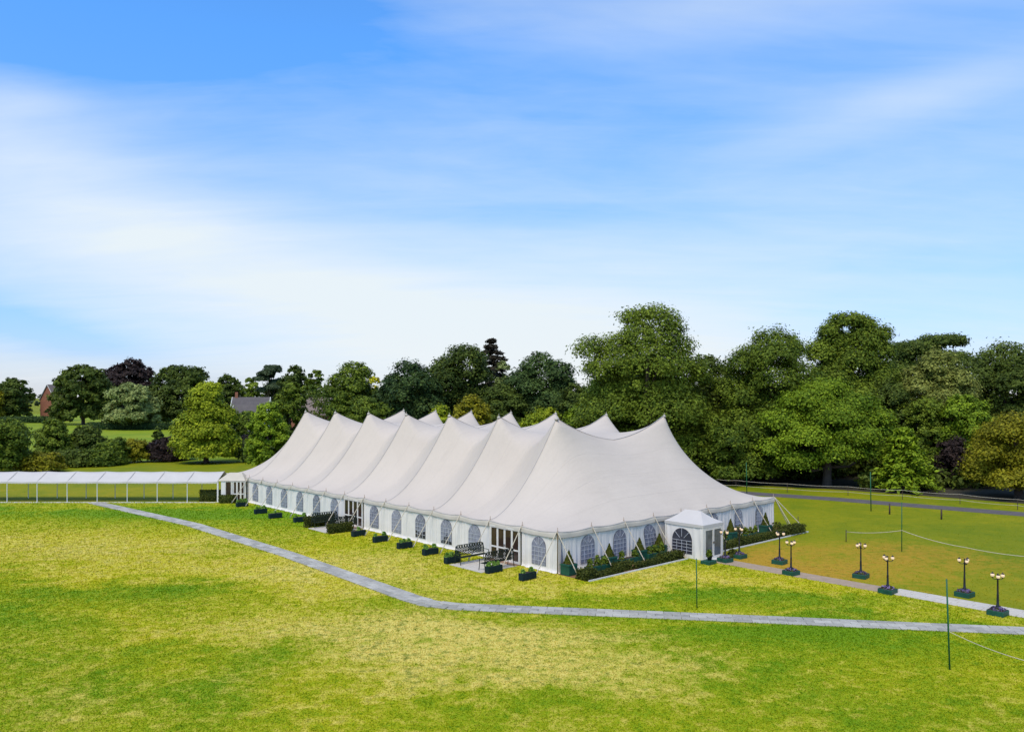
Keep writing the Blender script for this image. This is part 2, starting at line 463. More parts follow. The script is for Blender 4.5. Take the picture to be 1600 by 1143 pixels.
FOL = {
    'mid': foliage_mat('leaves_mid_green', (0.0432, 0.0756, 0.0068), (0.2128, 0.2688, 0.0224)),
    'bright': foliage_mat('leaves_bright_green', (0.0783, 0.1350, 0.0068), (0.2968, 0.3920, 0.0202)),
    'dark': foliage_mat('leaves_dark_green', (0.0324, 0.0540, 0.0081), (0.1344, 0.1736, 0.0224)),
    'blue': foliage_mat('leaves_blue_green', (0.0216, 0.0459, 0.0135), (0.1008, 0.1512, 0.0314)),
    'olive': foliage_mat('leaves_olive', (0.1080, 0.1080, 0.0054), (0.3360, 0.2968, 0.0157)),
    'lime': foliage_mat('leaves_lime', (0.1215, 0.1688, 0.0068), (0.4256, 0.4704, 0.0224)),
    'gold': foliage_mat('leaves_golden', (.40, .36, .01), (.75, .68, .02)),
    'purple': foliage_mat('leaves_copper', (.016, .011, .009), (.060, .038, .030)),
    'silver': foliage_mat('leaves_silver_green', (0.0945, 0.1350, 0.0297), (0.3584, 0.3976, 0.1232)),
    'cone': foliage_mat('needles_dark_conifer', (.030, .026, .016), (.095, .080, .050)),
    'cedar': foliage_mat('needles_cedar', (0.0351, 0.0567, 0.0243), (0.1064, 0.1344, 0.0560)),
    'blossom': foliage_mat('leaves_with_pale_flowers', (.070, .095, .008), (.330, .340, .075)),
    'box': foliage_mat('box_hedge_leaves', (.026, .038, .006), (.125, .135, .020)),
    'topi': foliage_mat('topiary_leaves', (.036, .050, .005), (.135, .140, .014)),
    'fresh': foliage_mat('fresh_plant_leaves', (.09, .19, .02), (.30, .46, .09)),
    'flower': foliage_mat('violet_flowers', (.06, .03, .09), (.30, .22, .40)),
}


# ------------------------------------------------------------------ foliage
def leaves_at(P, N, size, rng, long=1.5, tri=False):
    """one small kite-shaped leaf spray per point"""
    n = len(P)
    N = N / (np.linalg.norm(N, axis=1, keepdims=True) + 1e-9)
    R = rng.normal(size=(n, 3)); A = np.cross(N, R); A /= np.linalg.norm(A, axis=1, keepdims=True) + 1e-9
    B = np.cross(N, A)
    s = (size * rng.uniform(.6, 1.35, n))[:, None]
    a, b = A * s * .5 * long, B * s * .5
    bend = N * s * .18
    if tri:
        V = np.stack([P - a - b * .75 - bend, P + a - b * .55 - bend, P + b * 1.3 + a * rng.uniform(-.5, .5, (n, 1))], 1).reshape(-1, 3)
        return V, np.arange(3 * n).reshape(n, 3)
    V = np.stack([P - a - bend, P + b + a * .1, P + a - bend, P - b + a * .1], 1).reshape(-1, 3)
    Fc = np.arange(4 * n).reshape(n, 4)
    return V, Fc


def lobes_to_leaves(lobes, n_leaves, size, rng, clump_r=.9, per=26, up=.55, lo=-.6):
    """lobes: list of (cx,cy,cz, rx,ry,rz). Clumps sit on the lobe shells, leaves sit round the clumps."""
    L = np.array(lobes, float)
    area = (L[:, 3] * L[:, 4] + L[:, 3] * L[:, 5] + L[:, 4] * L[:, 5])
    nc = max(12, int(n_leaves / per)); cnt = np.maximum(3, (area / area.sum() * nc * 1.5).astype(int))
    Cs, Ds, Ts = [], [], []
    for i, l in enumerate(L):
        k = cnt[i]; d = rng.normal(size=(k * 3, 3)); d /= np.linalg.norm(d, axis=1, keepdims=True)
        d = d[d[:, 2] > lo][:k]
        rad = rng.uniform(.55, 1.06, len(d)) ** .5
        rad = np.where(rng.random(len(d)) < .12, rng.uniform(1.0, 1.18, len(d)), rad)
        p = l[:3] + d * l[3:6] * rad[:, None]
        keep = np.ones(len(p), bool)
        for j, m in enumerate(L):
            if j != i: keep &= (((p - m[:3]) / m[3:6]) ** 2).sum(1) > .5
        Cs.append(p[keep]); Ds.append(d[keep]); Ts.append(np.full(keep.sum(), rng.normal() * .10))
    C, D, T = np.concatenate(Cs), np.concatenate(Ds), np.concatenate(Ts)
    T = T + rng.normal(size=len(C)) * .19
    per = max(6, int(n_leaves / max(1, len(C))))
    cr = clump_r * rng.uniform(.6, 1.3, len(C))
    idx = np.repeat(np.arange(len(C)), per)
    off = np.clip(rng.normal(size=(len(idx), 3)), -1.5, 1.5) * np.array([.55, .55, .38]) * cr[idx][:, None]
    P = C[idx] + off
    N = D[idx] * .8 + np.array([0, 0, up]) + off / (cr[idx][:, None]) * .6 + rng.normal(size=P.shape) * .45
    V, Fc = leaves_at(P, N, np.full(len(P), size), rng, 1.25, True)
    tint = np.clip(.45 + T[idx] + rng.normal(size=len(P)) * .16, 0, 1)
    return V, Fc, tint, C


def broad_lobes(R, h, cb, rng, n=18, squash=1.0, taper=.0):
    zc, rz = (cb + 1) / 2 * h, (1 - cb) / 2 * h
    out = []
    r0 = min(R, rz)
    out.append((0, 0, zc, R * .60, R * .60, rz * .74))
    out.append((rng.normal() * R * .12, rng.normal() * R * .12, h - r0 * .40, r0 * .46, r0 * .46, r0 * .40))
    for k in range(n):
        a = 2.4 * k + rng.uniform(-.5, .5); f = (k + .5) / n; zz = 1 - 2 * f
        zz = zz * .86 + rng.uniform(-.08, .08)
        rr = math.sqrt(max(.12, 1 - zz * zz)) * rng.uniform(.55, .78)
        rr *= (1 - taper * (zz * .5 + .5))
        s = r0 * rng.uniform(.24, .40)
        out.append((rr * R * math.cos(a), rr * R * math.sin(a), zc + zz * rz * .78, s * 1.1, s * 1.1, s * .85 * squash))
    if cb < .1:                                         # skirts of foliage hanging to the ground
        for k in range(7):
            a = k * .9 + rng.uniform(-.3, .3); q = rng.uniform(.55, .78) * R
            out.append((q * math.cos(a), q * math.sin(a), h * rng.uniform(.14, .30), R * .30, R * .30, h * .13))
    return out


def trunk_mesh(h, r, rng, lobes, name='trunk', lean=0.0):
    mb = MB()
    x = lean * h * .3
    top = h * .7
    mb.tube([(0, 0, -.15), (0, 0, .25), (x * .25, rng.normal() * .1, top * .35), (x * .6, rng.normal() * .2, top * .7), (x, 0, top)],
            [r * 1.7, r * 1.1, r * .85, r * .55, r * .22], 8)
    pick = list(range(1, len(lobes))); rng.shuffle(pick)
    for i in pick[:7]:
        l = lobes[i]; e = Vector(l[:3]); z0 = min(max(.18 * h, e.z * .55), top * .9)
        s0 = Vector((x * z0 / top, 0, z0)); mid = s0.lerp(e, .5) + Vector((0, 0, -.06 * h))
        mb.tube([s0, mid, e], [r * .45, r * .3, r * .10], 6)
    return mb.mesh(name, M_bark, True)


def tree(px, top, D, wpx, fol, label, group, kind='broad', cb=.05, seed=1, dens=.62, name=None, lobes=None, trunk=True, cat='tree', leaf=None, base=None, lift=0.0, taper=0.0, squash=1.0, n=19, dy=0):
    rng = np.random.default_rng(seed * 101 + 5)
    X = (px - 800) / F * D; h = H + (YH - top) / F * D; R = wpx / 2 / F * D
    ppm = F / D
    size = leaf or float(np.clip(2.9 / ppm, .18, .75))
    area = wpx * (h * (1 - cb) * ppm)
    nl = int(np.clip(area * dens * 3.6, 2500, 64000))
    nm = name or {'broad': 'broadleaf_tree', 'conifer': 'conifer_tree', 'cedar': 'cedar_tree', 'bush': 'bush'}[kind]
    root = thing(nm, label, cat, (X, D + dy, 0), rng.uniform(0, .4), group)
    if kind == 'conifer':
        P, N = [], []
        lv = 18 if fol == 'cone' else 9
        for i in range(lv):
            f = (i + .5) / lv; z = h * (.10 + .90 * f); rr = R * (1 - f) ** .75 * rng.uniform(.75, 1.15) + .15
            nb = max(5, int(11 * (1 - f) + 3)); k0 = rng.uniform(0, 6)
            for b in range(nb):
                a = k0 + b * 6.283 / nb + rng.uniform(-.25, .25); L = rr * rng.uniform(.65, 1.2)
                m = max(8, int(nl / 2 / lv / nb)); s = rng.uniform(.1, 1, m) ** .7
                pz = z + s * L * .12 - (s ** 2) * L * .30
                q = np.stack([np.cos(a) * s * L, np.sin(a) * s * L, pz], 1) + rng.normal(size=(m, 3)) * np.array([.28, .28, .16]) * min(1.0, R / 3)
                P.append(q); N.append(np.tile([math.cos(a) * .4, math.sin(a) * .4, 1.0], (m, 1)) + rng.normal(size=(m, 3)) * .45)
        P, N = np.concatenate(P), np.concatenate(N)
        V, Fc = leaves_at(P, N, np.full(len(P), size * .9), rng, 2.2)
        tint = np.clip(.45 + rng.normal(size=len(P)) * .2, 0, 1); lobes = [(0, 0, h * .5, 1, 1, 1)] * 2
    else:
        if lobes is None:
            if kind == 'cedar':
                lobes = []
                for i in range(9):
                    a = rng.uniform(0, 6.28); f = i / 8; rr = R * (.75 - .45 * f) * rng.uniform(.5, 1)
                    lobes.append((rr * math.cos(a) * 1.0, rr * math.sin(a), h * (.62 + .36 * f), R * .42, R * .42, R * .09))
            else:
                lobes = broad_lobes(R, h, cb, rng, n, squash, taper)
        else:  # given in fractions of half-width / height
            lobes = [(l[0] * R, l[1] * R, l[2] * h, l[3] * R, l[3] * R * .9, l[4] * h) for l in lobes]
        V, Fc, tint, _ = lobes_to_leaves(lobes, nl, size, rng, clump_r=float(np.clip(R * .15, .42, 1.1)) if kind != 'bush' else float(np.clip(R * .2, .25, .8)),
                                         per=30, lo=-.6 if kind == 'bush' else -.25)
        if kind == 'bush' or cb < .06: V[:, 2] = np.maximum(V[:, 2], .02)
    inst('crown', mesh_np('crown', V, Fc, FOL[fol], tint), root)
    if trunk:
        inst('trunk', trunk_mesh(h, .05 * R + .14, rng, lobes), root)
    return root


def leaf_box(sx, sy, sz, n, size, fol, rng, rough=.03, name='foliage'):
    """clipped hedge: leaves over the faces of a box, plus a core"""
    f = rng.random(n)
    A = np.array([sx * sy, sy * sz, sy * sz, sx * sz, sx * sz]); A = np.cumsum(A / A.sum())
    k = np.searchsorted(A, f); a, b = rng.random(n), rng.random(n)
    P = np.zeros((n, 3)); N = np.zeros((n, 3))
    P[:, 0] = (a - .5) * sx; P[:, 1] = (b - .5) * sy; P[:, 2] = sz; N[:, 2] = 1
    for kk, ax, sg in ((1, 0, -1), (2, 0, 1), (3, 1, -1), (4, 1, 1)):
        m = k == kk; o = 1 - ax; so = sy if ax == 0 else sx; sa = sx if ax == 0 else sy
        P[m, ax] = sg * sa / 2; P[m, o] = (a[m] - .5) * so; P[m, 2] = b[m] * sz; N[m] = 0; N[m, ax] = sg
    P += rng.normal(size=P.shape) * rough
    P[:, 2] = np.maximum(P[:, 2], .03)
    V, Fc = leaves_at(P, N + rng.normal(size=N.shape) * .55 + np.array([0, 0, .25]), np.full(n, size), rng, 1.3)
    tint = np.clip(.45 + rng.normal(size=n) * .2, 0, 1)
    core = MB().box(-sx / 2 * .93, sx / 2 * .93, -sy / 2 * .93, sy / 2 * .93, 0, sz * .94)
    cv = np.array(core.v); cf = np.array(core.f) + len(V)
    V = np.concatenate([V, cv]); Fc = np.concatenate([Fc, cf]); tint = np.concatenate([tint, np.full(len(cf), .05)])
    return mesh_np(name, V, Fc, FOL[fol], tint)


def leaf_cone(r, h, n, size, fol, rng, name='foliage'):
    t = 1 - np.sqrt(rng.random(n)); a = rng.random(n) * 6.283
    rr = r * (1 - t) * (1 + .05 * rng.normal(size=n)) + .01
    P = np.stack([rr * np.cos(a), rr * np.sin(a), t * h], 1); N = np.stack([np.cos(a), np.sin(a), np.full(n, .5)], 1)
    V, Fc = leaves_at(P, N + rng.normal(size=N.shape) * .4, np.full(n, size), rng, 1.3)
    tint = np.clip(.45 + rng.normal(size=n) * .18, 0, 1)
    k = 10; cv = [(r * .9 * math.cos(i * .6283), r * .9 * math.sin(i * .6283), 0) for i in range(k)] + [(0, 0, h * .93)]
    b = len(V); cf = np.array([(b + i, b + (i + 1) % k, b + k, b + k) for i in range(k)])
    V = np.concatenate([V, np.array(cv)])
    # degenerate quads avoided: use a tiny apex quad
    V = np.concatenate([V, np.array([(0.004, 0, h * .93)])]); cf[:, 3] = b + k + 1
    return mesh_np(name, V, np.concatenate([Fc, cf]), FOL[fol], np.concatenate([tint, np.full(k, .1)]))


def leaf_blob(rx, ry, rz, n, size, fol, rng, name='foliage', z0=0.0):
    d = rng.normal(size=(n, 3)); d /= np.linalg.norm(d, axis=1, keepdims=True); d[:, 2] = np.abs(d[:, 2])
    P = d * np.array([rx, ry, rz]) * (rng.uniform(.35, 1.05, n) ** .6)[:, None]; P[:, 2] += z0
    V, Fc = leaves_at(P, d + rng.normal(size=d.shape) * .6 + np.array([0, 0, .4]), np.full(n, size), rng, 1.6)
    return mesh_np(name, V, Fc, FOL[fol], np.clip(.5 + rng.normal(size=n) * .25, 0, 1))


# ------------------------------------------------------------------ setting: ground, paths
def sheet(name, pts, z, m, kind='structure'):
    mb = MB(); mb.face([(p[0], p[1], z) for p in pts])
    return mb.build(name, m, None, kind=kind)


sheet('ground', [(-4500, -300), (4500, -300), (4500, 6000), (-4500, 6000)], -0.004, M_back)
pf = [gp(-40, 700), gp(-40, 657), gp(110, 655), gp(300, 667), gp(430, 668), gp(430, 690), gp(290, 700)]
sheet('far_field', [(-300, 118), (-300, 480), (-180, 470), (-95, 260), (-30, 250), (-34, 150), (-52, 128)], 0.0, M_field)
FRONT_POLY = [(-110, 78.6), (-27.0, 78.6), tuple(W(0, 42.0)[:2]), tuple(W(8, 20)[:2]), tuple(W(10.2, -1)[:2]), tuple(W(10.2, -48)[:2]), (60, -60), (-110, -60)]
sheet('front_lawn', FRONT_POLY, 0.0, M_front)

sheet('woodland_floor', [tuple(gp(1080, 756)[:2]), tuple(gp(1160, 757)[:2]), tuple(gp(1300, 764)[:2]), tuple(gp(1430, 773)[:2]), tuple(gp(1620, 788)[:2]), tuple(gp(1900, 806)[:2]), (130, 170), (0, 170), (10, 112)], .0, mat('leaf_litter', (.040, .034, .018), .95, .4, 3, .5))
# grey track behind the side lawn
TR = [gp(1100, 766), gp(1165, 770), gp(1300, 779), gp(1450, 791), gp(1600, 803), gp(1750, 816)]
tm = MB()
trk = []
for i, p in enumerate(TR):
    d = (TR[min(i + 1, 5)] - TR[max(i - 1, 0)]).normalized(); nrm = Vector((-d.y, d.x, 0))
    trk.append([(p + nrm * 1.45) + Vector((0, 0, .004)), (p - nrm * 1.45) + Vector((0, 0, .004))])
tm.grid(trk).build('track', M_track, kind='structure')

# tan path from the porch between the lamps
PV0, PV1 = 9.6, 11.0
lp = MB().face([W(PV1, -3.65, .004), W(PV0, -3.65, .004), W(PV0, -50, .004), W(PV1, -50, .004)]).build('lamp_path', M_ppath, kind='structure')
k = 0
slab_me = MB().bevbox(-.36, .36, -.23, .23, 0, .03, .012).mesh('path_slab', M_slab)
for i in range(16):
    for j in range(3):
        o = inst('path_slab', slab_me, lp, W(PV0 + .25 + .5 * j, -15.4 - .74 * i - (.2 if j % 2 else 0), .004), (0, 0, TH + math.pi / 2 + rnd.uniform(-.01, .01)))

# stone path with its bend
ctr = [gp(150, 785.5), gp(300, 819), gp(450, 866), gp(560, 905), gp(640, 933.5), gp(672, 943), gp(715, 947.5), gp(800, 951.5), gp(1000, 959.5), gp(1200, 968), gp(1400, 977), gp(1600, 985.5), gp(1720, 991)]
def resample(pts, step):
    out = []; d = 0; seg = [(pts[i], pts[i + 1]) for i in range(len(pts) - 1)]
    tot = sum((b - a).length for a, b in seg); n = int(tot / step)
    for k in range(n + 1):
        s = k * step
        for a, b in seg:
            L = (b - a).length
            if s <= L: out.append((a.lerp(b, s / L), (b - a).normalized())); break
            s -= L
    return out
SP = resample(ctr, .4)
# smooth directions
dirs = []
for i in range(len(SP)):
    d = Vector((0, 0, 0))
    for j in range(max(0, i - 4), min(len(SP), i + 5)): d += SP[j][1]
    dirs.append(d.normalized())
PW = .62
bed = MB(); rows = []
for (p, _), d in zip(SP, dirs):
    nrm = Vector((-d.y, d.x, 0)); rows.append([p + nrm * PW + Vector((0, 0, .004)), p - nrm * PW + Vector((0, 0, .004))])
stone_path = bed.grid(rows).build('stone_path', mat('path_bedding', (.24, .23, .16), .9, .3, 6), kind='structure')
pav = [MB().bevbox(-.393, .393, -.194 + q * .003, .194 - q * .003, 0, .035 + q * .004, .012).mesh('paver', M_paver) for q in range(3)]
npv = 0; last_row = []
rest = MB()
for i in range(0, len(SP) - 1, 2):
    for j in (-1, 0, 1):
        sft = .4 if j == 0 else 0.0
        p = SP[i][0]; d = dirs[i]; nrm = Vector((-d.y, d.x, 0))
        q = p + d * sft + nrm * (.40 * j) + Vector((0, 0, .005))
        a = math.atan2(d.y, d.x) + rnd.uniform(-.012, .012)
        if npv < 298:
            inst('paver', pav[rnd.randrange(3)], stone_path, q, (rnd.uniform(-.006, .006), rnd.uniform(-.006, .006), a))
        else:
            rest.box(-.385, .385, -.188, .188, 0, .035, Matrix.Translation(q) @ Matrix.Rotation(a, 4, 'Z'))
        npv += 1
if rest.v: rest.build('paver', M_paver, stone_path, kind='stuff')

# planting bed in front of the short end with pale edging
bedm = MB()
bedm.face([W(-.1, -.12, .004), W(-.1, -2.55, .004), W(9.2, -2.55, .004), W(9.2, -.12, .004)])
bedm.face([W(11.6, -.12, .004), W(11.6, -2.7, .004), W(24.6, -2.7, .004), W(24.6, -.12, .004)])
bedo = bedm.build('planting_bed', M_mulch, kind='structure')
eg = MB()
for v0, v1, uu in ((-.1, 9.25, -2.62), (11.7, 24.6, -2.77)):
    n = int((v1 - v0) / 1.0)
    for i in range(n):
        a, b = v0 + (v1 - v0) * i / n, v0 + (v1 - v0) * (i + 1) / n - .015
        m = MB(); M = Matrix.Translation(W(0, 0)) @ Matrix.Rotation(TH, 4, 'Z')
        m.box(a, b, uu - .05, uu + .05, 0, .07, M).build('edging_strip', M_kerb, bedo)

# ------------------------------------------------------------------ the big marquee
LEN, WID, BAY, EH, PK = 48.8, 24.4, 3.05, 2.45, 8.93
KU = [6.1 * (i + 1) for i in range(7)]
V1, V2 = 6.1, 18.3
mq = thing('marquee', 'large white pole marquee with two rows of pointed roof peaks on the lawn', 'marquee', W(0, 0), TH)


def key_cols():
    """grid columns: eave positions, ridge positions"""
    ev = [0.0] + [6.1 * (i + 1) for i in range(7)] + [LEN]; kv = [0.0] + KU + [LEN]
    e, kk, idx = [], [], []
    for s in range(8):
        n = 24
        idx.append(len(e))
        for i in range(n):
            t = i / n; e.append(ev[s] + (ev[s + 1] - ev[s]) * t); kk.append(kv[s] + (kv[s + 1] - kv[s]) * t)
    idx.append(len(e)); e.append(LEN); kk.append(LEN)
    return np.array(e), np.array(kk), idx


def build_roof():
    e, kk, ci = key_cols()
    vs = []; segs = [(0, V1, 26), (V1, V2, 44), (V2, WID, 26)]; ri = [0]
    for a, b, n in segs:
        for i in range(n): vs.append(a + (b - a) * i / n)
        ri.append(len(vs))
    vs.append(WID); vs = np.array(vs); nv, nu = len(vs), len(e)
    U = np.zeros((nv, nu))
    for i, v in enumerate(vs):
        if v < V1: t = v / V1
        elif v > V2: t = (WID - v) / (WID - V2)
        else: t = 1
        U[i] = e + (kk - e) * t
    def scal(s): return EH - .09 * np.abs(np.sin(np.pi * s / BAY)) ** 1.2
    Z = np.full((nv, nu), 4.0); fix = np.zeros((nv, nu), bool)
    Z[0] = scal(U[0]); Z[-1] = scal(U[-1]); Z[:, 0] = scal(vs); Z[:, -1] = scal(vs)
    fix[0] = fix[-1] = True; fix[:, 0] = fix[:, -1] = True
    PW_ = 1.62
    for r, far in ((ri[1], 0), (ri[2], nv - 1)):
        for s in range(1, 8):
            c = ci[s]
            rng_ = range(0, r + 1) if far == 0 else range(r, nv)
            L = abs(vs[r] - vs[far])
            for i in rng_:
                t = abs(vs[r] - vs[i]) / L
                Z[i, c] = EH + (PK - EH) * (1 - t) ** PW_; fix[i, c] = True
        for s in range(0, 8):
            c0, c1 = ci[s], ci[s + 1]
            for c in range(c0, c1 + 1):
                t = (c - c0) / (c1 - c0)
                if s in (0, 7): continue
                if s == 0: z = EH + (PK - EH) * t ** 1.75
                elif s == 7: z = EH + (PK - EH) * (1 - t) ** 1.75
                else: z = PK - 2.45 * (1 - (abs(2 * t - 1) ** 2 * .55 + .45 * abs(2 * t - 1)))
                Z[r, c] = z; fix[r, c] = True
    for s in range(1, 8):
        c = ci[s]
        for i in range(ri[1], ri[2] + 1):
            t = (i - ri[1]) / (ri[2] - ri[1]); Z[i, c] = PK - 1.75 * (1 - (.75 * abs(2 * t - 1) ** 2 + .25 * abs(2 * t - 1))); fix[i, c] = True
    # long slopes: a crest under every seam, a soft valley half way between
    for r, far in ((ri[1], 0), (ri[2], nv - 1)):
        L = abs(vs[r] - vs[far])
        for i in (range(1, r) if far == 0 else range(r + 1, nv - 1)):
            t = abs(vs[r] - vs[i]) / L
            zr = EH + (PK - EH) * (1 - t) ** PW_
            zv = EH + (PK - 2.45 - EH) * (1 - t) ** 1.95 - .10 * t
            for s in range(1, 7):
                for c in range(ci[s], ci[s + 1] + 1):
                    q = abs(2 * (c - ci[s]) / (ci[s + 1] - ci[s]) - 1)
                    Z[i, c] = zv + (zr - zv) * (.5 * q + .5 * q * q); fix[i, c] = True
    hv = np.diff(vs); hu = np.diff(kk)
    wl = np.zeros((nv, nu)); wr = wl.copy(); wu = wl.copy(); wd = wl.copy()
    wl[:, 1:-1] = 2 / (hu[:-1] * (hu[:-1] + hu[1:])); wr[:, 1:-1] = 2 / (hu[1:] * (hu[:-1] + hu[1:]))
    wd[1:-1] = (2 / (hv[:-1] * (hv[:-1] + hv[1:])))[:, None]; wu[1:-1] = (2 / (hv[1:] * (hv[:-1] + hv[1:])))[:, None]
    tot = wl + wr + wu + wd + 1e-9
    for it in range(2500):
        Zn = Z.copy()
        Zn[1:-1, 1:-1] = (wl[1:-1, 1:-1] * Z[1:-1, :-2] + wr[1:-1, 1:-1] * Z[1:-1, 2:] + wd[1:-1, 1:-1] * Z[:-2, 1:-1] + wu[1:-1, 1:-1] * Z[2:, 1:-1]) / tot[1:-1, 1:-1]
        Z = np.where(fix, Z, Zn)
    # blunt the peaks a little, as over a crown ring
    for r in (ri[1], ri[2]):
        for s in range(1, 8):
            c = ci[s]; d = np.hypot(U - U[r, c], vs[:, None] - vs[r])
            Z = np.where(d < .16, np.minimum(Z, PK - .02), Z)
    # gentle pucker along the seams
    P = [[(vs[i], U[i, c], Z[i, c]) for c in range(nu)] for i in range(nv)]
    mb = MB(); mb.grid(P)
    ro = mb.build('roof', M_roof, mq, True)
    def tape(pts, w=.042, axis='u', m=None):
        L = []
        for i, p in enumerate(pts):
            p = Vector(p) + Vector((0, 0, .018)); o = Vector((0, w / 2, 0)) if axis == 'u' else Vector((w / 2, 0, 0))
            L.append([p - o, p + o])
        MB().grid(L).build('seam_tape', m or M_tape, mq)
    for s in range(1, 8):
        c = ci[s]
        tape([P[i][c] for i in range(0, ri[1] + 1)]); tape([P[i][c] for i in range(ri[2], nv)])
        tape([P[i][c] for i in range(ri[1], ri[2] + 1)], .07)
    for r in (ri[1], ri[2]):
        pass
    tip = MB().lathe([(.15, -.16), (.09, -.01), (.016, .005), (.014, .15), (.008, .18)], 8).mesh('king_pole_tip', M_val, True)
    for r in (V1, V2):
        for u in KU: inst('king_pole_tip', tip, mq, (r, u, PK))
    # inside: the king poles carry the peaks
    kp = MB().tube([(0, 0, 0), (0, 0, PK - .1)], .09, 8).mesh('king_pole', M_pole, True)
    for r in (V1, V2):
        for u in KU: inst('king_pole', kp, mq, (r, u, 0))


build_roof()


# side frames: each wall has origin (x,y), direction d, outward normal n in marquee space
def side_xy(side, s, o=0.0):
    """side 'long': s along u at v=0 (outward -v); 'end': s along v at u=0 (outward -u); 'back': v=WID; 'far': u=LEN"""
    return {'long': (-o, s), 'end': (s, -o), 'back': (WID + o, s), 'far': (s, LEN + o)}[side]


def wall_panel(side, s0, s1, seed, win=None, ztop=2.26, parent=None, amp=.045, drape=0.0):
    rng = np.random.default_rng(seed); n = 46; P = []
    ph = rng.uniform(0, 6.28, 3); fr = rng.uniform(5, 11, 3)
    zs = [.0, .06, .25, .6, 1.1, 1.6, ztop - .15, ztop]
    for i in range(n + 1):
        t = i / n; s = s0 + (s1 - s0) * t; row = []
        for z in zs:
            k = .35 + .65 * (1 - z / ztop)
            a = amp * (math.sin(fr[0] * t * 6.28 + ph[0] + z * .5) + .6 * math.sin(fr[1] * 1.7 * t * 6.28 + ph[1] - z * .3) + .3 * math.sin(fr[2] * 2.9 * t * 6.28 + ph[2])) * k
            a += drape * math.cos(t * math.pi * 2) * (1 - z / ztop) * .3
            if win is not None:
                dd = abs(s - win) / .82
                if dd < 1: a *= max(0, (dd - .78) / .22)
            if i in (0, n): a = 0
            if z == 0.0: a += .10 + .05 * math.sin(t * 19 + ph[2])
            x, y = side_xy(side, s, a); row.append((x, y, max(z, .012)))
        P.append(row)
    return MB().grid(P).build('wall_panel', M_wall, parent or mq, True)


def arch(w, z0, z1, n=24):
    """outline points (s,z) of a round-headed window"""
    r = w / 2; zc = z1 - r
    pts = [(-r, z0)] + [(-r * math.cos(math.pi * k / n), zc + r * math.sin(math.pi * k / n)) for k in range(n + 1)] + [(r, z0)]
    return pts, zc, r


def window(side, s, seed, parted=None, w=1.22, z0=.30, z1=1.98, parent=None, xy=None, tilt=0.0):
    """dark opening + curtain + glazing bars, seen through clear sheet"""
    xy = xy or (lambda ss, o: side_xy(side, ss, o))
    pts, zc, r = arch(w, z0, z1)
    mb = MB()
    def poly(q, o): return [(*xy(s + a + tilt * (z1 - b), o), b) for a, b in q]
    mb.face(poly(pts, .022)); mb.face(poly(pts[::-1], .012))
    for i in range(len(pts)):
        a, b = pts[i], pts[(i + 1) % len(pts)]; mb.face(poly([a, b], .012) + poly([b, a], .022))
    wo = mb.build('window', M_dark, parent or mq)
    if parted != 'open':
        rng = np.random.default_rng(seed); P = []; n = 30
        for i in range(n + 1):
            a = -r + w * i / n; a = max(-r + .012, min(r - .012, a))
            zt = zc + math.sqrt(max(0, r * r - a * a)) - .012
            zb = z0 + .012
            if parted == 'swag': zb = z0 + .12 + .55 * max(0, 1 - abs(a / r + .1) * 1.1)
            if parted == 'lift': zb = z0 + .30 + .28 * abs(a / r)
            row = []
            for j in range(5):
                z = zb + (zt - zb) * j / 4
                row.append((*xy(s + a + tilt * (z1 - z), .034 + .010 * math.sin(a * 34 + rng.normal() * .15)), z))
            P.append(row)
        MB().grid(P).build('curtain', M_curt, wo, True)
    gb = MB(); t = .0115
    def bar(a0, b0, a1, b1):
        d = math.hypot(a1 - a0, b1 - b0); nx, nz = -(b1 - b0) / d * t, (a1 - a0) / d * t
        q = [(a0 - nx, b0 - nz), (a1 - nx, b1 - nz), (a1 + nx, b1 + nz), (a0 + nx, b0 + nz)]
        f = poly(q, .058); k = poly(q, .046); gb.face(f); gb.face(k[::-1])
        for i in range(4): gb.face([k[i], k[(i + 1) % 4], f[(i + 1) % 4], f[i]])
    for a in (-r / 2, 0, r / 2): bar(a, z0, a, zc)
    for k in range(4): bar(-r, z0 + (zc - z0) * (k + 1) / 4, r, z0 + (zc - z0) * (k + 1) / 4)
    for ang in (45, 90, 135): bar(r * .3 * math.cos(math.radians(ang)), zc + r * .3 * math.sin(math.radians(ang)), r * math.cos(math.radians(ang)), zc + r * math.sin(math.radians(ang)))
    gb.build('glazing_bars', M_bar, wo)
    return wo


def door_leaf(parent, xy, s0, s1, z0, z1, mid, glass, handle=None, o=.03, st=.075):
    def bx(mb, a, b, c, d, o0, o1):
        p = [(*xy(a, o0), c), (*xy(b, o0), c), (*xy(b, o1), c), (*xy(a, o1), c)]
        q = [(x, y, d) for x, y, _ in p]; mb.loft([p, q], True, True)
    mb = MB()
    bx(mb, s0, s0 + st, z0, z1, o, o + .045); bx(mb, s1 - st, s1, z0, z1, o, o + .045)
    bx(mb, s0 + st, s1 - st, z0, z0 + .14, o, o + .043); bx(mb, s0 + st, s1 - st, z1 - st, z1, o, o + .043)
    if mid: bx(mb, s0 + st, s1 - st, mid - .05, mid + .05, o, o + .043)
    lf = mb.build('door_leaf', M_white, parent)
    zz = [(z0 + .14, mid - .05), (mid + .05, z1 - st)] if mid else [(z0 + .14, z1 - st)]
    for a, b in zz:
        g = MB(); bx(g, s0 + st, s1 - st, a, b, o + .016, o + .024); g.build('pane', glass, lf)
    if handle is not None:
        g = MB(); bx(g, handle - .02, handle + .02, .98, 1.12, o + .046, o + .085); g.build('handle', M_stake, lf)
    return lf


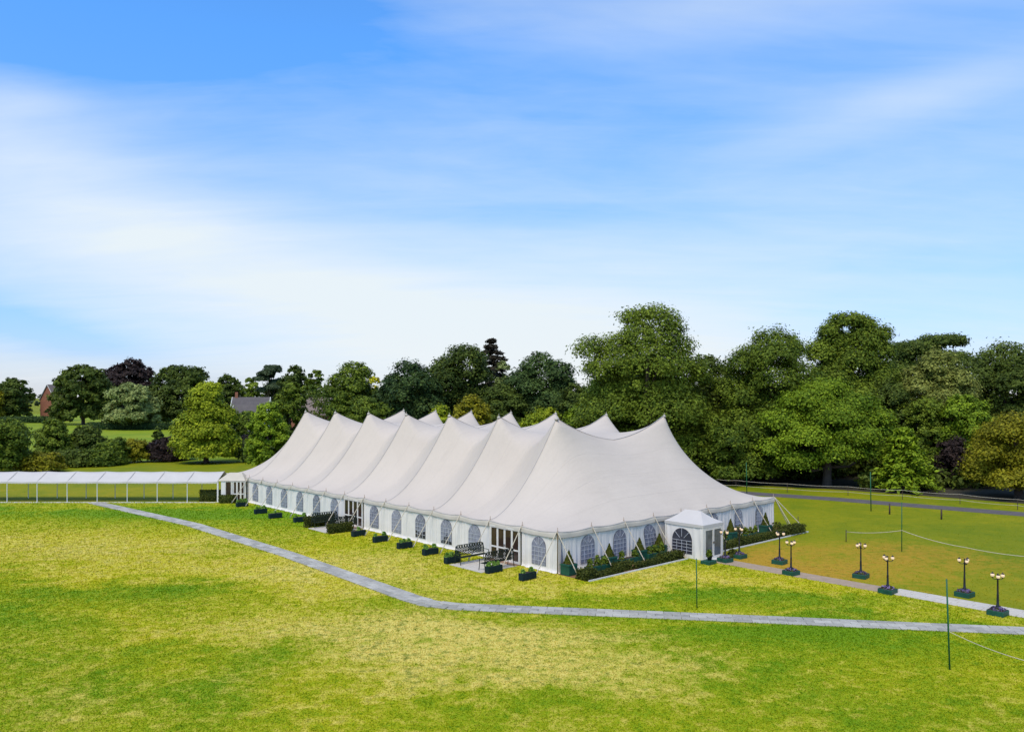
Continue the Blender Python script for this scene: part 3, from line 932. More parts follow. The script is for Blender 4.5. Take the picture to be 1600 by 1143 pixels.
def doorway(bay):
    s0, s1 = bay * BAY + .10, (bay + 1) * BAY - .10
    xy = lambda s, o: side_xy('long', s, o)
    w = (s1 - s0 - .12) / 4
    fr = MB()
    for a, b, c, d in ((s0, s0 + .06, .02, 2.20), (s1 - .06, s1, .02, 2.20), (s0 + .06, s1 - .06, 2.13, 2.20)):
        p = [(*xy(a, .0), c), (*xy(b, .0), c), (*xy(b, .08), c), (*xy(a, .08), c)]; fr.loft([p, [(x, y, d) for x, y, _ in p]], True, True)
    fr.build('door_frame', M_white, mq)
    for k in range(4):
        a = s0 + .06 + w * k
        door_leaf(mq, xy, a + .006, a + w - .006, .05, 2.12, .86, M_glass, handle=(a + w - .05 if k == 1 else a + .05 if k == 2 else None))
    th = MB(); p = [(*xy(s0, -.25), .0), (*xy(s1, -.25), .0), (*xy(s1, .55), .0), (*xy(s0, .55), .0)]
    th.loft([p, [(x, y, .045) for x, y, _ in p]], True, True); th.build('threshold', M_deck, mq)


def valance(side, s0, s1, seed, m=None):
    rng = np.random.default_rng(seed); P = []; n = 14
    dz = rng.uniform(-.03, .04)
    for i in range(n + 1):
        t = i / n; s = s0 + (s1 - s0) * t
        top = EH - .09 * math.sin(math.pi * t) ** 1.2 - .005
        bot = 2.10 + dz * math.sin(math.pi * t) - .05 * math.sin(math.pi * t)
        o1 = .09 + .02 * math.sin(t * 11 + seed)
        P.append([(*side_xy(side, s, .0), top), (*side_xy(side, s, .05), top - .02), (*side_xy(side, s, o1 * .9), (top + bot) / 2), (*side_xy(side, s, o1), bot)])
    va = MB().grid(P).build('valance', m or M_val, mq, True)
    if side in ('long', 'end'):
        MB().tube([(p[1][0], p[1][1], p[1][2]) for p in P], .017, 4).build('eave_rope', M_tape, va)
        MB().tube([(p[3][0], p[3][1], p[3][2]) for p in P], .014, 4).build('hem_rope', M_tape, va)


pole_me = MB().lathe([(.04, 0), (.04, 2.30), (.045, 2.31), (.05, 2.49), (.02, 2.51), (.018, 2.70)], 8).mesh('side_pole', M_pole, True)
strap_me = None


def guy(side, s, L=1.7, ds=0.0):
    a = Vector((*side_xy(side, s, .04), 2.44)); b = Vector((*side_xy(side, s + ds, L), .12))
    mb = MB(); mid = a.lerp(b, .5) + Vector((0, 0, -.03)); mb.tube([a, mid, b], .030, 5)
    # tightening slide and tail
    q = a.lerp(b, .78); mb.tube([q, q + Vector((0, 0, -.05)).lerp(b - a, .03)], .035, 5)
    g = mb.build('guy_rope', M_rope, mq)
    st = MB(); e = Vector((*side_xy(side, s + ds, L + .10), .0))
    dn = (e - b); st.tube([b + Vector((0, 0, .22)) - Vector((dn.x, dn.y, 0)) * .3, e + Vector((0, 0, -.1))], [.022, .016], 6)
    st.build('stake', M_stake, g)


for b in range(16):
    s0, s1 = b * BAY, (b + 1) * BAY
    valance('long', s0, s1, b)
    if b in (1, 7):
        doorway(b); continue
    c = (s0 + s1) / 2
    wall_panel('long', s0, s1, 40 + b, win=c, amp=.034)
    if b > 13: continue
    window('long', c, 70 + b, parted={3: 'swag', 4: 'lift'}.get(b))
for i in range(17):
    inst('side_pole', pole_me, mq, (*side_xy('long', i * BAY, -.05), 0))
    if i < 15: guy('long', i * BAY, 1.7, rnd.uniform(-.12, .12))
ends = [(0, 1.15), (1.15, 4.15), (4.15, 7.1), (7.1, 10.1), (10.1, 14.5), (14.5, 17.7), (17.7, 20.8), (20.8, 24.4)]
ewin = [None, 2.64, 5.63, 8.54, None, 16.05, 19.3, 22.2]
for i, (a, b) in enumerate(ends):
    wall_panel('end', a, b, 90 + i, win=ewin[i], amp=.06 if i > 4 else .045)
    if ewin[i] is not None:
        window('end', ewin[i], 120 + i, parted=None, tilt=(.22 if i == 3 else 0), w=1.22 if i < 4 else 1.05)
for i in range(9):
    if i: inst('side_pole', pole_me, mq, (*side_xy('end', i * BAY, -.05), 0))
    if i < 8: valance('end', i * BAY, (i + 1) * BAY, 20 + i)
    if i not in (4,): guy('end', i * BAY, 1.55, .12 if i else .15)
guy('end', WID, 1.9, 1.2); guy('back', 0.0, 1.8, -.2)
# narrow dark opening where the two gathered walls meet at the near corner
cg = MB()
cg.face([(.14, -.125, .30), (.42, -.125, .30), (.30, -.075, 2.05), (.25, -.075, 2.05)])
cg.build('corner_window', M_curt, mq)
for b in range(16): valance('back', b * BAY, (b + 1) * BAY, 60 + b)
for b in range(8): valance('far', b * BAY, (b + 1) * BAY, 80 + b)
wall_panel('far', 0, WID, 200, amp=.05)
for b in range(8):
    wall_panel('back', b * 6.1, (b + 1) * 6.1, 210 + b)

# gilt chair standing inside the nearer doorway
ch = thing('gilt_chair', 'gilt chair standing inside the nearer glazed doorway', 'chair', W(.62, 4.2, .0), TH + 1.2)
MB().bevbox(-.2, .2, -.2, .2, .42, .47, .02).build('seat', M_white, ch)
for a, b in ((-.18, -.18), (.18, -.18), (-.18, .18), (.18, .18)):
    MB().tube([(a, b, 0), (a, b, .42 if b < 0 else .95)], .016, 6).build('leg', M_gold, ch)
bk = MB(); [bk.tube([(x, .18, .5), (x, .18, .9)], .01, 5) for x in (-.09, 0, .09)]; bk.box(-.19, .19, .165, .195, .9, .96)
bk.build('backrest', M_gold, ch)

# ------------------------------------------------------------------ entrance porch at the short end
po = thing('entrance_porch', 'small white entrance porch with hipped roof, arched window and double glass doors', 'porch', W(0, 0), TH)
A0, A1, B0, B1 = 9.5, 11.65, -.7, -3.6
prz, pe = 2.95, 2.24
cx_, cy_ = (A0 + A1) / 2, (B0 + B1) / 2
rf = MB(); ov = .06
e0, e1_, f0, f1 = A0 - ov, A1 + ov, B1 - ov, B0 + ov
ridge = [(cx_, B1 + .9, prz), (cx_, B0 - .75, prz)]
def hip(a, b, c, d, k=8):
    """sagging roof face: bottom a->b, top d->c"""
    P = []
    for i in range(k + 1):
        t = i / k; row = []
        for j in range(k + 1):
            s = j / k; lo = Vector(a).lerp(Vector(b), s); hi = Vector(d).lerp(Vector(c), s); p = lo.lerp(hi, t); p.z -= .07 * math.sin(math.pi * t); row.append(p)
        P.append(row)
    rf.grid(P)
hip((e0, f1, pe), (e0, f0, pe), ridge[0], ridge[1]); hip((e0, f0, pe), (e1_, f0, pe), (cx_ + .01, ridge[0][1], prz), (cx_ - .01, ridge[0][1], prz))
hip((e1_, f0, pe), (e1_, f1, pe), ridge[1], ridge[0]); hip((e1_, f1, pe), (e0, f1, pe), (cx_ - .01, ridge[1][1], prz), (cx_ + .01, ridge[1][1], prz))
rf.build('roof', M_porch, po, True)
vl = MB()
for a, b in (((e0, f1), (e0, f0)), ((e0, f0), (e1_, f0)), ((e1_, f0), (e1_, f1))):
    vl.grid([[(a[0] + (b[0] - a[0]) * t, a[1] + (b[1] - a[1]) * t, pe), (a[0] + (b[0] - a[0]) * t, a[1] + (b[1] - a[1]) * t, pe - .17 - .03 * math.sin(math.pi * t))] for t in [i / 10 for i in range(11)]])
vl.build('valance', M_porch, po)
for x, y in ((A0, B0), (A0, B1), (A1, B1), (A1, B0)):
    MB().box(x - .04, x + .04, y - .04, y + .04, 0, pe - .01).build('post', M_white, po)
def porch_wall(x, y0, y1, sg, win):
    P = []; n = 36
    for i in range(n + 1):
        y = y0 + (y1 - y0) * i / n; row = []
        for z in (.012, .3, .8, 1.4, 2.16):
            a = .045 * math.sin(i * .9 + z) * (1.1 - z / 3); dd = abs(y - win) / .9
            if dd < 1: a *= max(0, (dd - .8) / .2)
            if i in (0, n): a = 0
            row.append((x + sg * a, y, z))
        P.append(row)
    MB().grid(P).build('wall_panel', M_wall, po, True)
porch_wall(A0, B0 - .05, B1 + .05, -1, cy_ + .15); porch_wall(A1, B0 - .05, B1 + .05, 1, cy_)
window('x', cy_ + .15, 5, 'open', w=1.55, z0=.28, z1=1.88, parent=po, xy=lambda s, o: (A0 - o, s))
xyp = lambda s, o: (s, B1 + .02 - o)
fr = MB()
for a, b, c, d in ((A0 + .045, A0 + .13, .02, 2.05), (A1 - .13, A1 - .045, .02, 2.05), (A0 + .13, A1 - .13, 1.97, 2.05)):
    fr.box(a, b, B1 - .05, B1 + .03, c, d)
fr.build('door_frame', M_white, po)
mid_ = (A0 + A1) / 2
door_leaf(po, xyp, A0 + .135, mid_ - .004, .05, 1.96, None, M_gglass, handle=mid_ - .05, st=.09)
door_leaf(po, xyp, mid_ + .004, A1 - .135, .05, 1.96, None, M_gglass, handle=mid_ + .05, st=.09)
MB().box(A0 + .05, A1 - .05, B1 - .45, B1 - .06, 0, .05).build('threshold', M_kerb, po)

# ------------------------------------------------------------------ covered walkway on the left and its link porch
YF, YB, XR, SPC = 78.55, 81.5, -29.1, 2.965
wk = thing('covered_walkway', 'long white canvas covered walkway on thin posts running left from the marquee', 'walkway', (0, 0, 0))
post_me = MB().box(-.027, .027, -.027, .027, 0, 2.02).mesh('post', M_alu)
NB = 13
for i in range(NB + 1):
    x = XR - i * SPC
    inst('post', post_me, wk, (x, YF, 0)); inst('post', post_me, wk, (x + .3, YB, 0))
    ft = MB().tube([(x, YF, 2.05), (x + .15, (YF + YB) / 2, 2.90), (x + .3, YB, 2.05)], .022, 5); ft.build('frame_rail', M_tape, wk)
    if i == NB: break
    P = []
    for a in range(9):
        t = a / 8; xx = x - SPC * t; sg = .06 * math.sin(math.pi * t); row = []
        for k in range(9):
            s = k / 8; yy = YF - .05 + (YB - YF + .1) * s; zz = 2.04 + .86 * (1 - abs(2 * s - 1)) - sg - .10 * math.sin(math.pi * abs(2 * s - 1)) * .6
            row.append((xx + .3 * s, yy, zz))
        P.append(row)
    MB().grid(P).build('roof_panel', M_porch, wk, True)
    v = MB(); n = 24; Q = []
    for a in range(n + 1):
        t = a / n; Q.append([(x - SPC * t, YF - .055, 2.04 - .06 * math.sin(math.pi * t)), (x - SPC * t, YF - .06, 1.90 - .05 * abs(math.sin(t * math.pi * 9)) - .03 * math.sin(math.pi * t))])
    v.grid(Q).build('valance', M_porch, wk)
sheet('walkway_mat', [(XR - 13 * SPC, YF - .42), (XR, YF - .42), (XR, YF + .15), (XR - 13 * SPC, YF + .15)], .006, M_kerb)

lk = thing('link_porch', 'small sand coloured porch joining the walkway to the far left marquee corner', 'porch', (0, 0, 0))
lx0, lx1, ly0, ly1 = XR + .12, -26.2, 78.2, 79.9
r_ = MB()
b4 = [(lx0, ly0, 2.12), (lx1, ly0, 2.12), (lx1, ly1, 2.12), (lx0, ly1, 2.12)]; t4 = [(lx0 + .85, ly0 + .85, 2.85), (lx1 - .65, ly0 + .85, 2.85), (lx1 - .65, ly1 - .5, 2.85), (lx0 + .85, ly1 - .5, 2.85)]
r_.loft([b4, t4], False, True).build('roof', M_cream, lk)
for x in (lx0 + .05, lx0 + 1.45, lx1 - .05): MB().box(x - .05, x + .05, ly0 + .05, ly0 + .15, 0, 2.11).build('post', M_white, lk)
MB().box(lx0 + .35, lx0 + .75, ly0 + .08, ly0 + .12, .02, 2.1).build('wall_panel', M_wall, lk)
MB().box(lx0 + .1, lx1, ly1 - .1, ly1 - .05, 0, 2.1).build('wall_panel', M_wall, lk)
xyl = lambda s, o: (s, ly0 + .12 - o)
xs = lx0 + 1.55
w = (lx1 - .12 - xs) / 3
for q in range(3): door_leaf(lk, xyl, xs + w * q + .005, xs + w * (q + 1) - .005, .04, 2.08, .85, M_glass, st=.07)
door_leaf(lk, xyl, lx0 + .78, lx0 + 1.38, .04, 2.08, None, M_glass, st=.05)

# ------------------------------------------------------------------ planters, benches, hedges
rngf = np.random.default_rng(77)
trough_body = MB()
trough_body.bevbox(-.55, .55, -.18, .18, .04, .42, .015)
for i in range(9): trough_body.box(-.52 + i * .122, -.52 + i * .122 + .10, -.188, -.181, .07, .39).box(-.52 + i * .122, -.52 + i * .122 + .10, .181, .188, .07, .39)
for sx in (-.45, .45): trough_body.box(sx - .05, sx + .05, -.15, .15, 0, .04)
trough_me = trough_body.mesh('box', [M_boxn])
soil_me = MB().box(-.52, .52, -.15, .15, .40, .425).mesh('soil', M_soil)
plant_me = [leaf_blob(.17, .15, .30, 90, .13, 'fresh', rngf, 'plant') for _ in range(3)]


def trough(v, u, label, group, plants=3, rz=0.0, mat_side=True):
    t = thing('trough_planter', label, 'planter', W(v, u), TH + rz + rnd.uniform(-.09, .09), group)
    inst('box', trough_me, t); inst('soil', soil_me, t)
    for i in range(plants):
        x = -.36 + .72 * (i / max(1, plants - 1)) if plants > 1 else 0
        inst('plant', plant_me[(i + int(u)) % 3], t, (x + rnd.uniform(-.05, .05), 0, .42), (0, 0, rnd.uniform(0, 6)), (rnd.uniform(.7, 1.15),) * 3)
    return t


def loc_of(px, py):
    q = gp(px, py); d = np.array([q.x, q.y]) - TC
    return float(d @ E2), float(d @ E1)


TG = 'green trough planters along the long side of the marquee'
specs = [((824, 905), 'dark trough planter with small plants beside the near tent corner, nearest the camera', 2),
         ((672, 866), 'dark trough of pale green plants between the ornate bench and the four windows', 2),
         ((632, 856), 'dark trough planter with a pale blue plant, two along from the near bench', 3),
         ((594, 846), 'dark trough planter with thin plants in front of the seventh window bay', 2),
         ((560, 837), 'dark low trough planter just right of the farther glazed doorway', 1),
         ((469, 815), 'dark trough planter with white flowers just left of the far hedge benches', 2),
         ((430, 809), 'dark trough planter on grass midway between far doorway and walkway', 1),
         ((407, 802), 'pair-fronted dark trough with pale plants near the far left tent corner', 3),
         ((378, 791), 'small dark trough planter beside the sand coloured link porch', 3)]
for (p, lab, n) in specs:
    v, u = loc_of(*p); trough(v, u, lab, TG, n)
trough(-2.7, 6.55, 'dark trough planter at the left end of the near ornate bench', TG, 3)
trough(-2.55, 2.75, 'dark trough with tall fresh green plants in front of the bench turned away', TG, 3)


def bench_root(label, loc, rz, group):
    b = thing('garden_bench', label, 'bench', loc, rz, group)
    L, D = 2.3, .5
    st = MB()
    for i in range(6): st.box(-L / 2 + .04, L / 2 - .04, -.22 + i * .08, -.17 + i * .08, .42, .44)
    st.build('seat', M_verd, b)
    fr = MB(); top = 1.12
    pts = [(-L / 2, .26, .42), (-L / 2, .28, .80), (-L / 2 + .06, .29, 1.06), (-L / 2 + .2, .30, top), (L / 2 - .2, .30, top), (L / 2 - .06, .29, 1.06), (L / 2, .28, .80), (L / 2, .26, .42)]
    fr.tube(pts, .026, 6); fr.tube([(-L / 2, .26, .5), (L / 2, .26, .5)], .018, 5)
    fr.build('back_frame', M_verd, b)
    lat = MB(); n = 11
    for i in range(n):                               # scrollwork: rings, diamonds and leaf bosses
        cx = -L / 2 + .13 + i * (L - .26) / (n - 1)
        for cz, r in ((.64, .105), (.86, .105), (1.02, .06)):
            lat.tube([(cx + r * math.cos(a * .5236), .275, cz + r * math.sin(a * .5236)) for a in range(13)], .022, 4, False)
            lat.tube([(cx - r * .9, .275, cz - r * .9), (cx + r * .9, .28, cz + r * .9)], .02, 4); lat.tube([(cx + r * .9, .275, cz - r * .9), (cx - r * .9, .28, cz + r * .9)], .02, 4)
            lat.lathe([(.0, -.03), (.035, 0), (.0, .03)], 6, (cx, .275, cz))
    lat.build('scrollwork', M_verd, b)
    for sx in (-1, 1):
        ar = MB(); x = sx * L / 2
        ar.tube([(x, .27, .68), (x, 0, .70), (x, -.22, .68), (x, -.26, .60), (x, -.22, .54)], .02, 5)
        ar.build('armrest', M_verd, b)
        for y0, y1 in ((-.22, -.28), (.26, .32)):
            MB().tube([(x, y0, .70 if y0 < 0 else .5), (x, y0, .3), (x, y1, .0)], .022, 6).build('leg', M_verd, b)
    return b


BG = 'ornate green iron benches either side of the glazed doorways'
b0 = bench_root('ornate green iron bench facing us beside the near glazed doorway', W(-1.72, 5.75, .03), TH, BG)
def dup_bench(label, loc, rz):
    c = copy_tree(b0); c.location = loc; c.rotation_euler = (0, 0, rz); c['label'] = label; return c
dup_bench('ornate green iron bench with its back to us on the pale slab', W(-1.72, 3.45, .03), TH + math.pi, )
dup_bench('iron bench facing us by the farther glazed doorway, mostly hidden by box hedging', W(-1.72, 24.2, .03), TH)
dup_bench('iron bench with its back to us by the farther glazed doorway', W(-1.72, 21.7, .03), TH + math.pi)
for (u0, u1, lab) in ((3.1, 6.2, 'near'), (21.3, 24.5, 'far')):
    o = MB(); M = Matrix.Translation(W(0, 0)) @ Matrix.Rotation(TH, 4, 'Z')
    so = sheet('door_paving', [tuple(W(-.35, u0)[:2]), tuple(W(-3.2, u0)[:2]), tuple(W(-3.2, u1)[:2]), tuple(W(-.35, u1)[:2])], .003, M_soil)
    k = 0
    for i in range(4):
        for j in range(4):
            a0, a1 = -3.2 + i * .71, -3.2 + (i + 1) * .71 - .012; c0, c1 = u0 + (u1 - u0) * j / 4, u0 + (u1 - u0) * (j + 1) / 4 - .012
            MB().box(a0, a1, c0, c1, .004, .032, M).build('paving_slab', M_slab, so)


def hedge(v0, v1, u0, u1, h, label, name='box_hedge', group=None, fol='box', dens=420, size=.085):
    t = thing(name, label, 'hedge', W((v0 + v1) / 2, (u0 + u1) / 2), TH, group)
    sx, sy = abs(v1 - v0), abs(u1 - u0)
    n = int(dens * (sx * sy + 2 * (sx + sy) * h)) + 60
    inst('foliage', leaf_box(sx, sy, h, n, size, fol, rngf, .055), t)
    return t


HG = 'clipped box hedges edging the bed at the short end'
hedge(-.15, .75, -2.5, -1.7, .52, 'square clipped box hedge block at the near corner of the bed', group=HG)
hedge(.95, 3.1, -2.45, -2.12, .30, 'low box hedge right of the square corner block', group=HG)
hedge(3.0, 4.3, -2.2, -1.6, .42, 'taller box hedge block between two low hedges left of the porch', group=HG)
hedge(4.5, 6.9, -2.45, -2.10, .32, 'low box hedge in the middle of the bed left of the porch', group=HG)
hedge(7.0, 9.15, -2.40, -1.85, .44, 'russet tipped box hedge below the porch window', group=HG)
hedge(12.0, 15.2, -2.6, -2.1, .40, 'low box hedge just right of the porch behind lamps', group=HG)
hedge(15.4, 18.6, -2.6, -2.1, .48, 'box hedge in the middle of the bed right of the porch', group=HG)
hedge(18.8, 21.8, -2.6, -2.1, .45, 'box hedge below the right tent corner', group=HG)
hedge(22.0, 24.1, -2.8, -2.0, .62, 'dark box hedge block at the far right end of the bed', group=HG)
# hedges by the farther doorway and by the walkway
HD = 'clipped hedges by the farther doorway and the walkway'
hedge(-3.1, -.6, 24.85, 25.3, .80, 'tall clipped hedge left of the farther glazed doorway', group=HD)
hedge(-3.2, -1.2, 21.0, 21.4, .66, 'clipped hedge in front of the farther glazed doorway', group=HD)
for (xa, xb, y, h, lab) in ((-31.1, -28.95, 79.4, 1.1, 'clipped dark hedge under the right end of the covered walkway'), (-28.6, -27.1, 77.9, .75, 'clipped hedge in front of the link porch windows')):
    t = thing('box_hedge', lab, 'hedge', ((xa + xb) / 2, y, 0), 0, HD)
    inst('foliage', leaf_box(xb - xa, .6, h, 900, .11, 'box', rngf), t)

# square planters with clipped cones
cube_me = MB().bevbox(-.36, .36, -.36, .36, .03, .66, .02).box(-.39, .39, -.39, .39, .56, .60).box(-.33, .33, -.33, .33, 0, .03).mesh('box', M_box)
csoil_me = MB().box(-.33, .33, -.33, .33, .64, .668).mesh('soil', M_soil)
cone_me = [leaf_cone(.31, .82, 700, .055, 'topi', rngf) for _ in range(3)]
CG = 'clipped cones in square green planters along the short end'
cones = [(.35, -.62, 1.0, 'clipped cone in a bright green square planter at the near tent corner'),
         (3.75, -.78, 1.0, 'clipped cone in a square planter between the first two end windows'),
         (6.75, -.7, 1.0, 'clipped cone in a square planter left of the leaning window'),
         (9.0, -.55, 1.0, 'clipped cone tucked against the left wall of the porch'),
         (13.2, -.8, 1.15, 'clipped cone in a planter just right of the porch'),
         (17.0, -.8, 1.2, 'clipped cone before the wall, midway right of the porch'),
         (21.6, -.9, 1.25, 'clipped cone at the right tent corner below the guy ropes')]
for i, (v, u, s, lab) in enumerate(cones):
    t = thing('topiary_planter', lab, 'planter', W(v, u), TH, CG)
    inst('box', cube_me, t); inst('soil', csoil_me, t); inst('cone', cone_me[i % 3], t, (0, 0, .65), (0, 0, i), (1, 1, s))
# longer troughs and loose plants in the bed
BGp = 'long green troughs of shrubs in the bed'
lt_me = MB().bevbox(-.95, .95, -.22, .22, 0, .38, .015).mesh('box', M_box)
ls_me = MB().box(-.9, .9, -.18, .18, .36, .384).mesh('soil', M_soil)
shrub_me = [leaf_blob(.26, .24, .52, 170, .10, 'mid', rngf, 'shrub') for _ in range(3)]
for v, u, lab, ns in ((2.25, -1.15, 'long green trough of three small shrubs below the first end window', 3), (5.3, -1.0, 'long green trough of bushy shrubs below the second end window', 2),
                      (8.0, -1.0, 'long green trough of shrubs below the leaning window', 3), (15.0, -1.2, 'long green trough of shrubs right of the porch below the gathered wall', 3), (19.0, -1.2, 'long green trough of shrubs left of the right tent corner', 3)):
    t = thing('shrub_trough', lab, 'planter', W(v, u), TH, BGp)
    inst('box', lt_me, t); inst('soil', ls_me, t)
    for i in range(ns): inst('shrub', shrub_me[i % 3], t, (-.65 + 1.3 * i / (ns - 1), 0, .37), (0, 0, i * 2.1), (rnd.uniform(.75, 1.2), rnd.uniform(.75, 1.2), rnd.uniform(.8, 1.2)))
t = thing('potted_plant', 'dark pot with a small plant on a green base by the porch door', 'plant pot', W(9.0, -4.35), TH)
MB().bevbox(-.42, .42, -.32, .32, 0, .22, .02).build('base', M_box, t)
MB().lathe([(.12, .22), (.19, .5), (.2, .52), (.17, .52)], 10, (.1, 0, 0)).build('pot', M_iron, t, True)
inst('plant', leaf_blob(.2, .2, .42, 150, .11, 'mid', rngf, 'plant'), t, (.05, 0, .5))
for v, u, s, lab in ((14.6, -.6, 1.5, 'round green shrub between two cones right of the porch'), (18.4, -.7, 1.6, 'bushy shrub left of the right tent corner cone'), (22.7, -1.2, 1.3, 'bushy dark shrub outside the right tent corner'), (11.9, -4.2, .9, 'small shrub right of the porch doors behind a lamp')):
    t = thing('garden_shrub', lab, 'shrub', W(v, u), rnd.uniform(0, 6), 'loose shrubs in the bed by the short end')
    inst('foliage', leaf_blob(.42 * s, .42 * s, .62 * s, 420, .11, 'box', rngf), t)

# ------------------------------------------------------------------ lamps
lamp_mats = {}
base_me = MB().bevbox(-.37, .37, -.37, .37, 0, .25, .02).mesh('planter', M_box)
lsoil_me = MB().box(-.34, .34, -.34, .34, .235, .262).mesh('soil', M_soil)
flow_me = [leaf_blob(.36, .36, .17, 150, .07, 'flower', rngf, 'flowers', .24) for _ in range(2)]
flowg_me = leaf_blob(.35, .35, .13, 150, .08, 'box', rngf, 'leaves', .24)
col_me = MB().lathe([(.12, .24), (.12, .30), (.085, .34), (.09, .42), (.06, .47), (.048, .9), (.055, .93), (.042, .97), (.034, 1.70), (.055, 1.73), (.03, 1.77), (.025, 1.92), (.04, 1.93), (.02, 1.97)], 10).mesh('column', M_iron, True)
def arm_me(a):
    m = MB(); c, s = math.cos(a), math.sin(a)
    m.tube([(0, 0, 1.72), (.10 * c, .10 * s, 1.68), (.20 * c, .20 * s, 1.69), (.24 * c, .24 * s, 1.75)], .016, 5); m.lathe([(.02, 1.74), (.05, 1.76), (.055, 1.78), (.02, 1.79)], 8, (.24 * c, .24 * s, 0))
    return m.mesh('arm', M_iron, True)
arms = [arm_me(math.radians(a)) for a in (10, 130, 250)]
globe_m = MB().lathe([(.03, 0), (.075, .035), (.09, .09), (.075, .145), (.03, .175)], 10).mesh('globe', M_globe, True)
cap_m = MB().lathe([(.075, .15), (.05, .19), (.012, .215), (.012, .25)], 8).mesh('cap', M_iron, True)
lamp_specs = [(1133, 882, 'black three globe lamp post nearest the porch door, left of the path'), (1155, 876, 'black lamp post nearest the porch on the far side of the path'),
              (1218, 885, 'second black lamp post from the porch on the far side of the path'), (1236, 902, 'second black lamp post from the porch on the near side of the path'),
              (1345, 907, 'black lamp post on the brownish lawn, third along the far side of the path'), (1387, 931, 'black lamp post where the path changes from tan to pale slabs'),
              (1507, 936, 'last black lamp post on the far side, right of the leaning green post'), (1559, 965, 'black lamp post nearest the camera at the right edge')]
for i, (x, y, lab) in enumerate(lamp_specs):
    t = thing('lamp_post', lab, 'lamp post', gp(x, y - 5), TH + rnd.uniform(-.2, .2), 'lamp posts lining the path to the porch')
    inst('planter', base_me, t); inst('soil', lsoil_me, t); inst('flowers', flow_me[i % 2], t, rot=(0, 0, i)); inst('leaves', flowg_me, t, rot=(0, 0, i * 2))
    inst('column', col_me, t)
    rot = rnd.uniform(0, 6)
    for k in range(3):
        ar = inst('arm', arms[k], t, rot=(0, 0, rot)); a = math.radians((10, 130, 250)[k])
        inst('globe', globe_m, t, (.24 * math.cos(a + rot), .24 * math.sin(a + rot), 1.78)); inst('cap', cap_m, t, (.24 * math.cos(a + rot), .24 * math.sin(a + rot), 1.78))

# ------------------------------------------------------------------ posts and ropes
def post(px, yb, yt, r, m, label, name='marker_post', cat='post', group=None, lean=0):
    b = gp(px, yb); h = H - (yt - YH) / F * b.y; d = lean / F * b.y
    mb = MB(); mb.tube([(0, 0, -.05), (d * .5, 0, h * .5), (d, 0, h)], [r, r, r * .9], 7)
    o = mb.build(name, m, None, True); o.location = b; tag(o, label, cat, group); return b, h
GPg = 'thin tall green posts on the lawns'
post(1089, 950, 872, .028, M_gpost, 'thin green post standing in the front lawn below the porch', group=GPg, lean=-1)
bb, bh = post(1484, 1046, 904, .032, M_gpost, 'thin leaning green post tied with a rope, nearest the camera', group=GPg, lean=-5)
b2, h2 = post(1409, 861, 784, .030, M_gpost, 'thin green post holding the rope across the side lawn', group=GPg)
post(1167, 772, 722, .045, M_gpost, 'thin post behind the right tent corner by the track', group=GPg, lean=-1)
post(1361, 798, 737, .045, M_gpost, 'thin post between the track and the right wood', group=GPg, lean=-1)
post(1390, 803, 786, .07, M_wood, 'short dark timber bollard on the near side of the track, left one', 'bollard', 'bollard', 'short timber bollards by the track')
post(1471, 811, 795, .07, M_wood, 'short dark timber bollard on the near side of the track, right one', 'bollard', 'bollard', 'short timber bollards by the track')
post(1322, 846, 827, .03, M_wood, 'short stake at the left end of the lawn rope', 'stake', 'stake')
post(1247, 815, 806, .03, M_wood, 'short stake by the ropes right of the tent corner', 'stake', 'stake')


def rope(pts, label, r=.016, sag=.0):
    mb = MB(); out = []
    for i in range(len(pts) - 1):
        a, b = Vector(pts[i]), Vector(pts[i + 1])
        for k in range(8):
            t = k / 8; q = a.lerp(b, t); q.z -= sag * 4 * t * (1 - t); out.append(q)
    out.append(Vector(pts[-1])); mb.tube(out, r, 5)
    return tag(mb.build('rope', M_rope, None, True), label, 'rope', 'pale barrier ropes')
rope([bb + Vector((-3 / F * bb.y, 0, H - (985 - YH) / F * bb.y)), at(1600, 1031, bb.y * .985), at(1760, 1080, bb.y * .96)], 'pale rope running right from the leaning green post', .014, .08)
p0 = gp(1322, 846); p0.z = .72
pe_ = at(1600, 869, gp(1600, 930).y)
rope([p0, Vector((b2.x, b2.y - .05, H - (828 - YH) / F * b2.y)), at(1510, 855, 50.5), at(1640, 871, 48)], 'pale rope sloping across the side lawn from the green post', .02, .12)
# double rope fence along the track
rf_ = thing('rope_fence', 'double white rope fence on thin stakes along the edge of the wood', 'fence', (0, 0, 0))
ys_ = [(1120, 761), (1150, 763), (1230, 769), (1325, 774), (1410, 780), (1500, 787), (1590, 796), (1690, 806)]
top_pts, low_pts = [], []
for i, (x, y) in enumerate(ys_):
    b = gp(x, y); MB().tube([b + Vector((0, 0, -.05)), b + Vector((0, 0, 1.0))], .03, 6).build('stake', M_wood, rf_)
    top_pts.append(b + Vector((0, -.03, .95))); low_pts.append(b + Vector((0, -.03, .40)))
for P_ in (top_pts, low_pts):
    out = []
    for i in range(len(P_) - 1):
        for k in range(6):
            t = k / 6; q = P_[i].lerp(P_[i + 1], t); q.z -= .3 * t * (1 - t); out.append(q)
    MB().tube(out, .017, 5).build('rope', M_rope, rf_, True)
post(369, 688, 645, .11, M_wood, 'tall dark timber pole right of the lime tree', 'timber_pole', 'pole')
post(510, 700, 638, .09, M_wood, 'slim brown pole rising behind the first two peaks', 'timber_pole', 'pole')

